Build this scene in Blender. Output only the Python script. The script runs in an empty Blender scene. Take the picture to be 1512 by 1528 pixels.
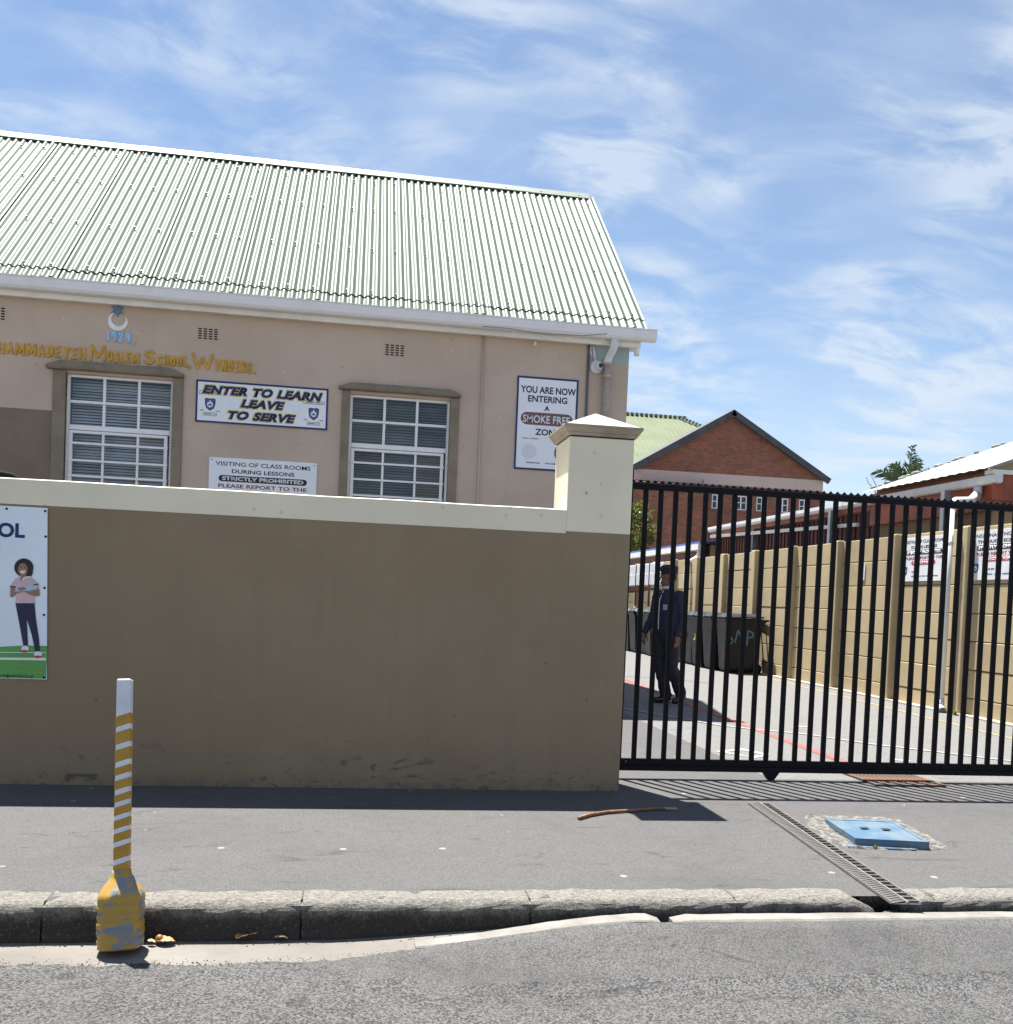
import bpy, bmesh, math, random
from mathutils import Vector, Matrix, noise as mnoise
random.seed(7)
C = bpy.context.scene
COL = C.collection
D = bpy.data
rad = math.radians

# ------------------------------------------------------------------ camera
CAM_F, CAM_CY, YAW, PITCH, ROLL, CAM_H = 1464.687, 943.892, 0.1537756, 0.0336933, 0.0418271, 1.25
_f = Vector((math.sin(YAW), math.cos(YAW), 0)); _r = Vector((math.cos(YAW), -math.sin(YAW), 0)); _u = Vector((0, 0, 1))
_f2 = _f*math.cos(PITCH) - _u*math.sin(PITCH); _u2 = _u*math.cos(PITCH) + _f*math.sin(PITCH)
_r3 = _r*math.cos(ROLL) + _u2*math.sin(ROLL); _u3 = _u2*math.cos(ROLL) - _r*math.sin(ROLL)
cam = D.cameras.new('camera'); camo = D.objects.new('camera', cam); COL.objects.link(camo)
camo.matrix_world = Matrix(((_r3.x, _u3.x, -_f2.x, 0), (_r3.y, _u3.y, -_f2.y, 0), (_r3.z, _u3.z, -_f2.z, CAM_H), (0, 0, 0, 1)))
cam.sensor_fit = 'HORIZONTAL'; cam.sensor_width = 36; cam.lens = CAM_F/1512*36
cam.shift_y = (CAM_CY-764)/1512
cam.clip_start = .05; cam.clip_end = 2000
C.camera = camo

def ray(px, py): return _r3*((px-756)/CAM_F) - _u3*((py-CAM_CY)/CAM_F) + _f2
def at(px, py, Y):
    d = ray(px, py); return Vector((0, 0, CAM_H)) + d*(Y/d.y)
def atz(px, py, z=0):
    d = ray(px, py); return Vector((0, 0, CAM_H)) + d*((z-CAM_H)/d.z)

# ------------------------------------------------------------------ sky, sun, exposure
SUN = Vector((-.161, .338, 1)).normalized()
EL = math.asin(SUN.z); AZ = math.atan2(SUN.x, SUN.y)
w = D.worlds.new('World'); C.world = w; w.use_nodes = True
nt = w.node_tree; N = nt.nodes; L = nt.links
for n in list(N): N.remove(n)
wout = N.new('ShaderNodeOutputWorld'); bg = N.new('ShaderNodeBackground'); bg.inputs['Strength'].default_value = .053
sky = N.new('ShaderNodeTexSky'); sky.sky_type = 'NISHITA'; sky.sun_disc = False
sky.sun_elevation = EL; sky.sun_rotation = AZ; sky.air_density = 1.0; sky.dust_density = .05; sky.ozone_density = 2.0
tc = N.new('ShaderNodeTexCoord'); sep = N.new('ShaderNodeSeparateXYZ'); L.new(tc.outputs['Generated'], sep.inputs[0])
def wmath(op, a, b=None):
    n = N.new('ShaderNodeMath'); n.operation = op
    for i, v in enumerate((a, b)):
        if v is None: continue
        if isinstance(v, (int, float)): n.inputs[i].default_value = v
        else: L.new(v, n.inputs[i])
    return n.outputs[0]
den = wmath('ADD', wmath('MAXIMUM', sep.outputs[2], 0.0), .24)
cx = wmath('DIVIDE', sep.outputs[0], den); cy = wmath('DIVIDE', sep.outputs[1], den)
comb = N.new('ShaderNodeCombineXYZ'); L.new(cx, comb.inputs[0]); L.new(cy, comb.inputs[1])
def wnoise(scale, detail, rough, dist, loc, rot, sc):
    mp = N.new('ShaderNodeMapping'); mp.inputs['Location'].default_value = loc; mp.inputs['Rotation'].default_value = (0, 0, rot); mp.inputs['Scale'].default_value = sc
    L.new(comb.outputs[0], mp.inputs['Vector'])
    t = N.new('ShaderNodeTexNoise'); t.inputs['Scale'].default_value = scale; t.inputs['Detail'].default_value = detail
    t.inputs['Roughness'].default_value = rough; t.inputs['Distortion'].default_value = dist
    L.new(mp.outputs[0], t.inputs['Vector']); return t.outputs['Fac']
def wramp(fac, a, b, ca=0., cb=1.):
    r = N.new('ShaderNodeMapRange'); r.interpolation_type = 'SMOOTHSTEP'
    r.inputs['From Min'].default_value = a; r.inputs['From Max'].default_value = b; r.inputs['To Min'].default_value = ca; r.inputs['To Max'].default_value = cb
    L.new(fac, r.inputs['Value']); return r.outputs[0]
warp = N.new('ShaderNodeTexNoise'); warp.inputs['Scale'].default_value = 1.6; warp.inputs['Detail'].default_value = 3; L.new(comb.outputs[0], warp.inputs['Vector'])
wv = N.new('ShaderNodeVectorMath'); wv.operation = 'MULTIPLY_ADD'; L.new(warp.outputs['Color'], wv.inputs[0]); wv.inputs[1].default_value = (.35, .35, 0); L.new(comb.outputs[0], wv.inputs[2]); comb = wv
big = wramp(wnoise(2.7, 3, .5, .2, (5.4, 1.7, 0), rad(-28), (1, 1.4, 1)), .38, .66)
fine = wramp(wnoise(5.5, 9, .60, .3, (.7, 5.2, 0), rad(-28), (.85, 1.7, 1)), .34, .68)
veil = wramp(wnoise(.9, 5, .6, .3, (8, 2, 0), rad(-24), (1, 1.4, 1)), .40, .75, 0, .16)
cloud = wmath('MINIMUM', wmath('ADD', wmath('MULTIPLY', wmath('MULTIPLY', wmath('ADD', big, .20), fine), .74), veil), .68)
horizon = wramp(sep.outputs[2], .02, .32, .34, 0)           # thin cloud thickens toward the horizon all round
cloud = wmath('MINIMUM', wmath('ADD', cloud, horizon), .80)
mx = N.new('ShaderNodeMix'); mx.data_type = 'RGBA'; L.new(cloud, mx.inputs[0]); L.new(sky.outputs[0], mx.inputs[6]); mx.inputs[7].default_value = (5.2, 5.75, 6.4, 1)
L.new(mx.outputs[2], bg.inputs['Color']); L.new(bg.outputs[0], wout.inputs['Surface'])

sl = D.lights.new('sun', 'SUN'); sl.energy = 5.0; sl.angle = rad(.5); sl.color = (1, .955, .88)
so = D.objects.new('sun', sl); COL.objects.link(so); so.rotation_euler = SUN.to_track_quat('Z', 'Y').to_euler(); so.location = (0, 0, 30)
vs = C.view_settings; vs.view_transform = 'Standard'; vs.look = 'None'; vs.gamma = 1; vs.use_curve_mapping = False
vs.exposure = 1.52

# ------------------------------------------------------------------ materials
class NT:
    def __init__(s, name):
        s.m = D.materials.new(name); s.m.use_nodes = True; s.t = s.m.node_tree; s.n = s.t.nodes
        s.b = s.n['Principled BSDF']; s.o = s.n['Material Output']; s.c = s.n.new('ShaderNodeTexCoord')
    def link(s, a, b): s.t.links.new(a, b)
    def noise(s, scale, detail=4, rough=.55, dist=0, vec=None, out='Fac'):
        n = s.n.new('ShaderNodeTexNoise'); n.inputs['Scale'].default_value = scale; n.inputs['Detail'].default_value = detail
        n.inputs['Roughness'].default_value = rough; n.inputs['Distortion'].default_value = dist
        s.link(vec if vec is not None else s.c.outputs['Object'], n.inputs['Vector']); return n.outputs[out]
    def voro(s, scale, feature='F1', out='Distance', vec=None):
        n = s.n.new('ShaderNodeTexVoronoi'); n.feature = feature; n.inputs['Scale'].default_value = scale
        s.link(vec if vec is not None else s.c.outputs['Object'], n.inputs['Vector']); return n.outputs[out]
    def spots(s, scale, r0, r1, off=0.):
        cm = s.n.new('ShaderNodeCombineXYZ'); q = s.xyz(); s.link(s.math('ADD', q[0], off), cm.inputs[0]); s.link(s.math('ADD', q[2], off*.7), cm.inputs[1])
        n = s.n.new('ShaderNodeTexVoronoi'); n.voronoi_dimensions = '2D'; n.inputs['Scale'].default_value = scale; s.link(cm.outputs[0], n.inputs['Vector'])
        sc = s.n.new('ShaderNodeSeparateColor'); s.link(n.outputs['Color'], sc.inputs[0]); d = s.math('ADD', n.outputs['Distance'], s.math('MULTIPLY', s.math('SUBTRACT', s.noise(60, 3), .5), r0*.9))
        return s.math('MULTIPLY', s.rng(d, r0, r1, 1, 0), s.math('GREATER_THAN', sc.outputs[0], .5))
    def mapping(s, scale=(1, 1, 1), rot=(0, 0, 0), loc=(0, 0, 0)):
        n = s.n.new('ShaderNodeMapping'); n.inputs['Scale'].default_value = scale; n.inputs['Rotation'].default_value = rot; n.inputs['Location'].default_value = loc
        s.link(s.c.outputs['Object'], n.inputs['Vector']); return n.outputs[0]
    def math(s, op, a, b=None):
        n = s.n.new('ShaderNodeMath'); n.operation = op
        for i, v in enumerate((a, b)):
            if v is None: continue
            if isinstance(v, (int, float)): n.inputs[i].default_value = v
            else: s.link(v, n.inputs[i])
        return n.outputs[0]
    def rng(s, v, a, b, c=0., d=1.):
        n = s.n.new('ShaderNodeMapRange'); n.interpolation_type = 'SMOOTHSTEP'
        for k, x in zip(('From Min', 'From Max', 'To Min', 'To Max'), (a, b, c, d)): n.inputs[k].default_value = x
        s.link(v, n.inputs['Value']); return n.outputs[0]
    def mix(s, f, a, b, mode='MIX'):
        n = s.n.new('ShaderNodeMix'); n.data_type = 'RGBA'; n.blend_type = mode
        for i, v in ((0, f), (6, a), (7, b)):
            if isinstance(v, (int, float)): n.inputs[i].default_value = v
            elif isinstance(v, tuple): n.inputs[i].default_value = (*v[:3], 1)
            else: s.link(v, n.inputs[i])
        return n.outputs[2]
    def xyz(s):
        n = s.n.new('ShaderNodeSeparateXYZ'); s.link(s.c.outputs['Object'], n.inputs[0]); return n.outputs
    def color(s, c):
        if isinstance(c, tuple): s.b.inputs['Base Color'].default_value = (*c[:3], 1)
        else: s.link(c, s.b.inputs['Base Color'])
    def bump(s, h, strength=.3, dist=.01):
        n = s.n.new('ShaderNodeBump'); n.inputs['Strength'].default_value = strength; n.inputs['Distance'].default_value = dist
        s.link(h, n.inputs['Height']); s.link(n.outputs[0], s.b.inputs['Normal'])
    def rough(s, v):
        if isinstance(v, (int, float)): s.b.inputs['Roughness'].default_value = v
        else: s.link(v, s.b.inputs['Roughness'])
def mul(c, k): return tuple(x*k for x in c)
def simple(name, col, rough=.6, var=.12, scale=6, bump=0, bscale=60, metal=0, spec=None):
    t = NT(name); t.color(t.mix(t.rng(t.noise(scale), .3, .7), mul(col, 1-var), mul(col, 1+var))); t.rough(rough)
    t.b.inputs['Metallic'].default_value = metal
    if spec is not None: t.b.inputs['Specular IOR Level'].default_value = spec
    if bump: t.bump(t.noise(bscale, 3), bump, .004)
    return t.m
M = {}
def asphalt(name, dark, light, grain, spot=None, bumpk=.5, stain=(.45, .75)):
    t = NT(name)
    v = t.voro(grain, out='Color'); sp = t.n.new('ShaderNodeSeparateColor'); t.link(v, sp.inputs[0])
    g = t.math('ADD', t.math('MULTIPLY', sp.outputs[0], .6), t.math('MULTIPLY', t.noise(grain*.85, 3, .75), .5))
    c = t.mix(t.rng(g, .2, .95), dark, light)
    big = t.noise(.8, 5, .6, .6)
    c = t.mix(t.rng(big, stain[0], stain[1], 0, .45), c, mul(dark, .8))
    st = t.rng(t.noise(2.6, 4, .65, 1.1, t.mapping((1, 2.6, 1))), .60, .68, 0, .6)
    c = t.mix(st, c, mul(dark, .55))
    fineb = t.noise(9, 4, .7)
    c = t.mix(t.rng(fineb, .35, .7, 0, .25), c, mul(light, .95))
    if spot:
        vd = t.n.new('ShaderNodeTexVoronoi'); vd.voronoi_dimensions = '2D'; vd.inputs['Scale'].default_value = spot; t.link(t.c.outputs['Object'], vd.inputs['Vector'])
        sc = t.n.new('ShaderNodeSeparateColor'); t.link(vd.outputs['Color'], sc.inputs[0])
        dd_ = t.math('ADD', vd.outputs['Distance'], t.math('ADD', t.math('MULTIPLY', sc.outputs[1], .035), t.math('MULTIPLY', t.math('SUBTRACT', t.noise(55, 3), .5), .05))); on = t.math('MULTIPLY', t.rng(dd_, .03, .05, 1, 0), t.math('GREATER_THAN', sc.outputs[0], .6))
        c = t.mix(t.math('MULTIPLY', on, .65), c, (.30, .295, .285))
    t.color(c); t.rough(.9)
    h = t.math('SUBTRACT', t.noise(grain*.6, 4, .75), t.math('MULTIPLY', t.voro(grain), .5))
    t.bump(h, bumpk, .006); return t.m
M['road'] = asphalt('road_asphalt', (.010, .010, .011), (.140, .139, .139), 150, None, 1.0)
M['roadpatch'] = asphalt('road_patch_asphalt', (.025, .025, .026), (.128, .127, .127), 240, None, .6)
M['pave'] = asphalt('pavement_asphalt', (.052, .0515, .053), (.104, .102, .103), 200, 2.1, .5)
M['yard'] = asphalt('yard_asphalt', (.098, .097, .097), (.168, .166, .164), 90, None, .4, (.6, .85))
M['ground'] = simple('bare_ground', (.17, .16, .14), .95, .25, 2, .3, 40)

t = NT('school_plaster'); x, y, z = t.xyz()
base = t.mix(t.rng(t.noise(1.3, 6, .6), .3, .7), (.50, .396, .322), (.57, .460, .378))
str_ = t.rng(t.noise(2.2, 5, .6, .2, t.mapping((3, 1, .35))), .52, .75, 0, .22)
base = t.mix(str_, base, (.46, .35, .29))
pm = t.math('MULTIPLY', t.rng(x, 2.775, 2.785), t.rng(t.math('ADD', z, t.math('MULTIPLY', t.math('SUBTRACT', t.noise(7, 3, .5), .5), .16)), 4.245, 4.252))
pm = t.math('MULTIPLY', pm, t.rng(t.math('ADD', t.noise(9, 4), t.math('MULTIPLY', x, 0)), .30, .33))
base = t.mix(pm, base, (.36, .45, .46))
base = t.mix(t.math('MULTIPLY', t.spots(1.5, .010, .017), .8), base, (.72, .7, .66)); base = t.mix(t.math('MULTIPLY', t.spots(1.6, .012, .02, 3.7), .6), base, (.20, .16, .13))
t.color(base); t.rough(.85); t.bump(t.noise(35, 5, .6), .12, .006); M['plaster'] = t.m
t = NT('dado_plaster'); t.color(t.mix(t.rng(t.noise(1.8, 5), .3, .7), (.19, .145, .105), (.235, .185, .136))); t.rough(.8); t.bump(t.noise(40, 4), .12, .006); M['dado'] = t.m
t = NT('surround_plaster'); t.color(t.mix(t.rng(t.noise(4, 5), .3, .7), (.20, .165, .12), (.265, .22, .165))); t.rough(.8); t.bump(t.noise(22, 5, .65), .35, .01); M['surround'] = t.m

t = NT('boundary_brown_paint'); x, y, z = t.xyz()
c = t.mix(t.rng(t.noise(.7, 6, .6, .3), .3, .7), (.236, .170, .102), (.280, .206, .128))
c = t.mix(t.rng(t.noise(3.5, 6, .7, .4), .56, .8, 0, .35), c, (.30, .24, .18))
c = t.mix(t.rng(t.noise(2.2, 5, .65, .2, t.mapping((5, 1, .35))), .45, .75, 0, .30), c, (.205, .148, .092)); c = t.mix(t.rng(t.noise(1.1, 5, .6, .8), .58, .66, 0, .16), c, (.33, .25, .16))
low = t.rng(z, .02, .42, 1, 0)
sc = t.math('MULTIPLY', t.rng(t.noise(4.2, 6, .68, 1.2, t.mapping((1, 1, 2.4))), .56, .66), low)
c = t.mix(t.math('MULTIPLY', sc, .75), c, (.045, .036, .028))
c = t.mix(t.math('MULTIPLY', t.rng(z, 0, .10, 1, 0), t.rng(t.noise(14, 4), .4, .6, .15, .6)), c, (.10, .088, .07))
sm = t.math('MULTIPLY', t.spots(1.3, .005, .016), .55)
c = t.mix(sm, c, (.06, .05, .04))
t.color(c); t.rough(.72); t.bump(t.math('ADD', t.noise(28, 5, .6), t.math('MULTIPLY', t.noise(3, 3), 1.6)), .18, .008); M['brown'] = t.m
t = NT('cream_paint')
c = t.mix(t.rng(t.noise(1.5, 6, .6), .3, .7), (.74, .675, .52), (.82, .755, .585))
c = t.mix(t.rng(t.noise(7, 6, .7, .6), .66, .74, 0, .4), c, (.42, .40, .31))
c = t.mix(t.math('MULTIPLY', t.spots(5, .04, .07), .5), c, (.48, .455, .36))
c = t.mix(t.math('MULTIPLY', t.spots(1.3, .006, .02, 5.3), .7), c, (.34, .23, .06))
t.color(c); t.rough(.7); t.bump(t.noise(28, 5, .6), .2, .006); M['cream'] = t.m
t = NT('pillar_cap_paint'); c = t.mix(t.rng(t.noise(5, 5), .3, .7), (.36, .31, .25), (.42, .37, .305)); c = t.mix(t.rng(t.noise(12, 5, .7), .62, .72, 0, .4), c, (.45, .38, .3))
t.color(c); t.rough(.75); t.bump(t.noise(40, 4), .2, .004); M['cap'] = t.m
M['capdark'] = simple('cap_moulding_paint', (.36, .30, .23), .75, .15, 8, .2)
M['blackgap'] = simple('dark_gap', (.02, .018, .016), .9)

def roofmat(name, a, b, dirt):
    t = NT(name); c = t.mix(t.rng(t.noise(.9, 4), .3, .7), a, b)
    c = t.mix(t.rng(t.noise(3, 6, .65, .3, t.mapping((6, .8, .8))), .55, .8, 0, .25), c, dirt)
    t.color(c); t.rough(.5); t.b.inputs['Specular IOR Level'].default_value = .25; return t.m
M['roof'] = roofmat('green_roof_paint', (.074, .112, .085), (.087, .126, .098), (.060, .084, .067))
M['roofdark'] = roofmat('ridge_paint', (.13, .17, .14), (.155, .19, .16), (.105, .13, .11))
M['roof2'] = roofmat('far_roof_paint', (.135, .165, .09), (.165, .195, .115), (.10, .115, .06))
M['screw'] = simple('screw_metal', (.10, .12, .11), .5, .1)
t = NT('white_gutter_paint'); c = t.mix(t.rng(t.noise(2.5, 6, .65), .5, .8, 0, .5), (.80, .80, .83), (.62, .61, .58)); t.color(c); t.rough(.45); M['gutter'] = t.m
M['fascia'] = simple('fascia_paint', (.80, .77, .72), .6, .08, 3)
t = NT('window_paint'); c = t.mix(t.rng(t.noise(8, 5, .7), .68, .74, 0, .9), (.86, .86, .88), (.22, .09, .04)); c = t.mix(t.rng(t.noise(20, 4), .45, .7, 0, .2), c, (.5, .5, .5)); t.color(c); t.rough(.5); M['winframe'] = t.m
t = NT('window_glass'); gl = t.n.new('ShaderNodeBsdfGlossy'); gl.inputs['Roughness'].default_value = .02; gl.inputs['Color'].default_value = (.85, .92, 1, 1)
tr = t.n.new('ShaderNodeBsdfTransparent'); tr.inputs[0].default_value = (.78, .84, .88, 1); ms = t.n.new('ShaderNodeMixShader'); fr = t.n.new('ShaderNodeFresnel'); fr.inputs[0].default_value = 1.42
t.bump(t.noise(1.5, 2), .05, .01)
t.link(t.math('ADD', fr.outputs[0], .02), ms.inputs[0]); t.link(tr.outputs[0], ms.inputs[1]); t.link(gl.outputs[0], ms.inputs[2]); t.link(ms.outputs[0], t.o.inputs['Surface']); M['glass'] = t.m
M['blind'] = simple('blind_slats', (.66, .66, .68), .5, .12, 3)
M['blind2'] = simple('blind_slats_dark', (.24, .24, .235), .5, .15, 3)
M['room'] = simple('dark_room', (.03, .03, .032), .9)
M['gold'] = simple('gold_letter_paint', (.55, .31, .028), .5, .18, 9, .15)
M['blue'] = simple('pale_blue_paint', (.32, .53, .80), .5, .15, 9)
M['star'] = simple('star_blue_paint', (.10, .20, .33), .5, .15, 9)
M['moon'] = simple('moon_white_paint', (.82, .84, .86), .5, .08, 9)
M['downpipe'] = simple('painted_pipe', (.46, .37, .31), .6, .15, 14)
M['downwhite'] = simple('white_pipe', (.70, .70, .70), .5, .06, 5)
M['conduit'] = simple('grey_conduit', (.14, .14, .15), .6)
t = NT('black_gate_paint'); c = t.mix(t.rng(t.noise(16, 6, .75), .68, .76, 0, .8), (.003, .0032, .006), (.05, .05, .052)); t.color(c); t.rough(.55); t.b.inputs['Specular IOR Level'].default_value = .18; t.bump(t.noise(60, 3), .1, .003); M['blackmetal'] = t.m
M['black'] = simple('black_rubber', (.006, .006, .007), .8, spec=.1)
def kerbmat():
    t = NT('kerb_concrete'); x, y, z = t.xyz()
    g = t.noise(55, 5, .75); v = t.voro(70)
    c = t.mix(t.rng(g, .3, .7), (.12, .112, .10), (.27, .257, .23))
    c = t.mix(t.rng(v, .05, .32, .8, 0), c, (.075, .07, .062))
    c = t.mix(t.rng(t.noise(5, 5, .6), .45, .75, 0, .35), c, (.19, .17, .15))
    zz = t.math('ADD', z, t.math('ADD', t.math('MULTIPLY', t.math('SUBTRACT', t.noise(11, 7, .75), .5), .12), t.math('MULTIPLY', t.math('SUBTRACT', t.noise(90, 4, .7), .5), .06)))
    dirt = t.rng(zz, -.075, -.005, .95, 0)
    dk = t.mix(t.rng(t.noise(75, 6, .8), .52, .74), (.022, .018, .016), (.19, .17, .15))
    dk = t.mix(t.rng(z, -.145, -.10, .55, 0), dk, (.06, .045, .035))
    c = t.mix(dirt, c, dk); t.color(c); t.rough(.9); t.bump(t.math('ADD', g, t.math('MULTIPLY', t.noise(22, 4), .8)), 1.0, .014); return t.m
M['kerb'] = kerbmat()
t = NT('sandy_concrete'); c = t.mix(t.rng(t.noise(2.2, 6, .6), .3, .7), (.13, .118, .105), (.185, .172, .158)); c = t.mix(t.rng(t.noise(30, 5, .7), .5, .72, 0, .5), c, (.15, .125, .10))
c = t.mix(t.rng(t.noise(6, 5, .6, .8, t.mapping((.4, 2, 1))), .58, .7, 0, .5), c, (.13, .11, .09)); t.color(c); t.rough(.9); t.bump(t.noise(60, 5, .7), .4, .005); M['sand'] = t.m
t = NT('edging_concrete'); c = t.mix(t.rng(t.noise(6, 6, .65), .3, .7), (.15, .14, .125), (.235, .225, .205)); c = t.mix(t.rng(t.noise(40, 5, .7), .58, .72, 0, .6), c, (.18, .165, .15)); t.color(c); t.rough(.85); t.bump(t.noise(50, 5, .7), .4, .006); M['edging'] = t.m
M['gritdark'] = simple('dark_grit', (.10, .09, .08), .9, .3, 30)
M['channel'] = simple('shaded_channel', (.05, .043, .036), .95, .35, 10, .4)  # dark colour stands in for the shade between kerb and edging strip
M['white'] = simple('white_sign_board', (.82, .86, .93), .45, .03, 3)
M['whiteyard'] = simple('yard_sign_board', (.70, .72, .76), .45, .05, 6)
M['navy'] = simple('navy_print', (.012, .022, .13), .5, .1)
M['navytext'] = simple('dark_navy_print', (.012, .014, .06), .5, .1)
M['yellowp'] = simple('yellow_print', (.72, .60, .14), .5, .06)
M['blackp'] = simple('black_print', (.012, .012, .014), .5, .1)
M['redp'] = simple('dark_red_print', (.27, .012, .02), .5, .1)
M['brightred'] = simple('red_print', (.52, .03, .06), .5, .1)
M['maroon'] = simple('faded_maroon_print', (.20, .085, .095), .5, .1)
M['whitep'] = simple('white_print', (.74, .76, .80), .5, .04)
M['paleblue'] = simple('pale_patch_print', (.70, .73, .80), .5, .03)
M['crest'] = simple('crest_blue_print', (.05, .10, .30), .5, .12, 30)
M['grassp'] = simple('green_print', (.10, .32, .07), .5, .08)
M['grassp2'] = simple('pale_green_print', (.16, .38, .13), .5, .08)  # paler green of a printed track line
M['posterbg'] = simple('poster_sky_print', (.76, .82, .92), .5, .05, 2)
M['hairp'] = simple('dark_hair_print', (.018, .013, .012), .6)
M['skinp'] = simple('skin_print', (.33, .18, .11), .6)
M['pinkp'] = simple('pink_shirt_print', (.62, .44, .48), .6)
M['jeansp'] = simple('navy_leggings_print', (.012, .016, .05), .6)
M['tabletp'] = simple('pale_tablet_print', (.42, .56, .66), .5)
M['urlp'] = simple('dark_green_print', (.012, .06, .012), .5)
M['yellowtape'] = simple('yellow_post_paint', (.40, .215, .017), .5, .08, 20)
M['postwhite'] = simple('white_post_plastic', (.62, .64, .68), .45, .08, 12)
t = NT('peeling_bottle_paint'); pn = t.math('ADD', t.noise(11, 5, .6, .5, t.mapping((1, 1, 1.8))), t.math('MULTIPLY', t.math('SUBTRACT', t.noise(40, 3), .5), .12))
c = t.mix(t.rng(pn, .50, .525), (.38, .228, .035), (.175, .19, .22)); c = t.mix(t.rng(t.noise(50, 4, .7), .55, .75, 0, .35), c, (.24, .23, .2)); t.color(c); t.rough(.5); t.bump(pn, .3, .004); M['bottle'] = t.m
t = NT('yard_wall_concrete'); oi = t.n.new('ShaderNodeObjectInfo'); c = t.mix(t.rng(t.noise(1.5, 6, .65), .3, .7), (.32, .255, .15), (.41, .33, .20))
c = t.mix(t.rng(t.noise(9, 6, .7, .4), .6, .75, 0, .4), c, (.30, .23, .13)); c = t.mix(t.math('MULTIPLY', oi.outputs['Random'], .35), c, (.55, .45, .27)); t.color(c); t.rough(.85); t.bump(t.noise(35, 5, .65), .25, .006); M['yardwall'] = t.m
M['plinth'] = simple('pale_plinth', (.33, .30, .25), .85, .2, 6, .3)
t = NT('brick_wall'); br = t.n.new('ShaderNodeTexBrick'); br.inputs['Scale'].default_value = 1; br.inputs['Brick Width'].default_value = .30; br.inputs['Row Height'].default_value = .115; br.inputs['Mortar Size'].default_value = .012
br.inputs['Color1'].default_value = (.30, .10, .06, 1); br.inputs['Color2'].default_value = (.17, .065, .045, 1); br.inputs['Mortar'].default_value = (.24, .16, .12, 1); br.inputs['Bias'].default_value = -.1
cm = t.n.new('ShaderNodeCombineXYZ'); xx = t.xyz(); t.link(t.math('ADD', xx[0], xx[1]), cm.inputs[0]); t.link(xx[2], cm.inputs[1]); t.link(cm.outputs[0], br.inputs['Vector'])
c = t.mix(t.rng(t.noise(1.2, 6, .7), .35, .7, 0, .5), br.outputs['Color'], (.11, .05, .035)); t.color(c); t.rough(.9); t.bump(br.outputs['Fac'], -.4, .01); M['brick'] = t.m
M['pinkband'] = simple('pink_plaster', (.50, .40, .375), .85, .06, 1)
M['darkroof'] = simple('dark_slate_paint', (.05, .052, .062), .6, .25, 2)
M['redfascia'] = simple('red_oxide_paint', (.33, .068, .030), .55, .35, 3, .1)
M['maroonwall'] = simple('maroon_sheet_paint', (.12, .026, .018), .6, .3, 3)
M['tanwall'] = simple('tan_wall_paint', (.30, .19, .105), .8, .1, 2)
M['tangable'] = simple('tan_gable_paint', (.52, .42, .24), .8, .1, 2)
t = NT('white_roof_sheet'); c = t.mix(t.rng(t.noise(2.2, 8, .75), .50, .66, 0, .85), (.28, .28, .27), (.10, .10, .072)); t.color(c); t.rough(.7); M['whiteroof'] = t.m
M['bluesheet'] = simple('blue_tarp', (.04, .09, .34), .5, .2, 6)
M['steel'] = simple('grey_steel', (.20, .22, .25), .5, .15, 6)
t = NT('bin_plastic'); c = t.mix(t.rng(t.noise(5, 6, .7), .5, .8, 0, .5), (.006, .0065, .008), (.016, .017, .019)); t.color(c); t.rough(.5); t.b.inputs['Specular IOR Level'].default_value = .3; M['bin'] = t.m
M['binlid'] = simple('bin_lid_plastic', (.035, .037, .042), .30, .2, 8)
M['binpaint'] = simple('bin_blue_graffiti', (.06, .16, .21), .6, .2, 20)
M['binyellow'] = simple('bin_yellow_numbers', (.42, .40, .05), .6, .2, 20)
M['leaf'] = None
def leafmat(name, a, b, trans=.25):
    t = NT(name); oi = t.noise(7, 3); c = t.mix(t.rng(oi, .35, .65), a, b); t.color(c); t.rough(.5)
    td = t.n.new('ShaderNodeBsdfTranslucent'); t.link(c, td.inputs[0]); ms = t.n.new('ShaderNodeMixShader'); ms.inputs[0].default_value = trans
    t.link(t.b.outputs[0], ms.inputs[1]); t.link(td.outputs[0], ms.inputs[2]); t.link(ms.outputs[0], t.o.inputs['Surface']); return t.m
M['leaf'] = leafmat('tree_leaves', (.05, .085, .012), (.16, .17, .02), .35)
M['palm'] = leafmat('palm_leaves', (.035, .065, .022), (.07, .10, .035), .2)
M['bark'] = simple('bark', (.09, .065, .045), .9, .3, 12, .4)
M['dryleaf'] = simple('dry_leaf', (.40, .22, .09), .7, .35, 40)
M['dryleaf2'] = simple('pale_dry_leaf', (.55, .42, .20), .7, .25, 40)
M['seed'] = simple('brown_seed_pod', (.24, .11, .04), .5, .3, 60)
M['stick'] = simple('brown_stick_bark', (.20, .095, .045), .6, .3, 25, .2)
M['stickend'] = simple('pale_stick_end', (.34, .31, .28), .7, .2, 25)
t = NT('blue_cover_paint'); c = t.mix(t.rng(t.noise(13, 6, .7), .50, .70, 0, .8), (.055, .125, .205), (.085, .095, .10)); c = t.mix(t.rng(t.noise(5, 5, .7), .40, .62, 0, .7), c, (.14, .185, .22)); t.color(c); t.rough(.5); t.bump(t.noise(60, 4), .2, .003); M['cover'] = t.m
t = NT('rough_mortar'); c = t.mix(t.rng(t.noise(28, 5, .7), .35, .65), (.06, .057, .053), (.205, .197, .182)); t.color(c); t.rough(.95); t.bump(t.noise(40, 5, .7), .9, .012); M['mortar'] = t.m
M['grate'] = simple('worn_grate_concrete', (.20, .18, .17), .8, .2, 20, .3)
M['graterib'] = simple('worn_rib_concrete', (.085, .082, .081), .9, .3, 25, .3)
M['gratecell'] = simple('grate_slot_shade', (.030, .027, .032), .9, .3, 40)
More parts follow.
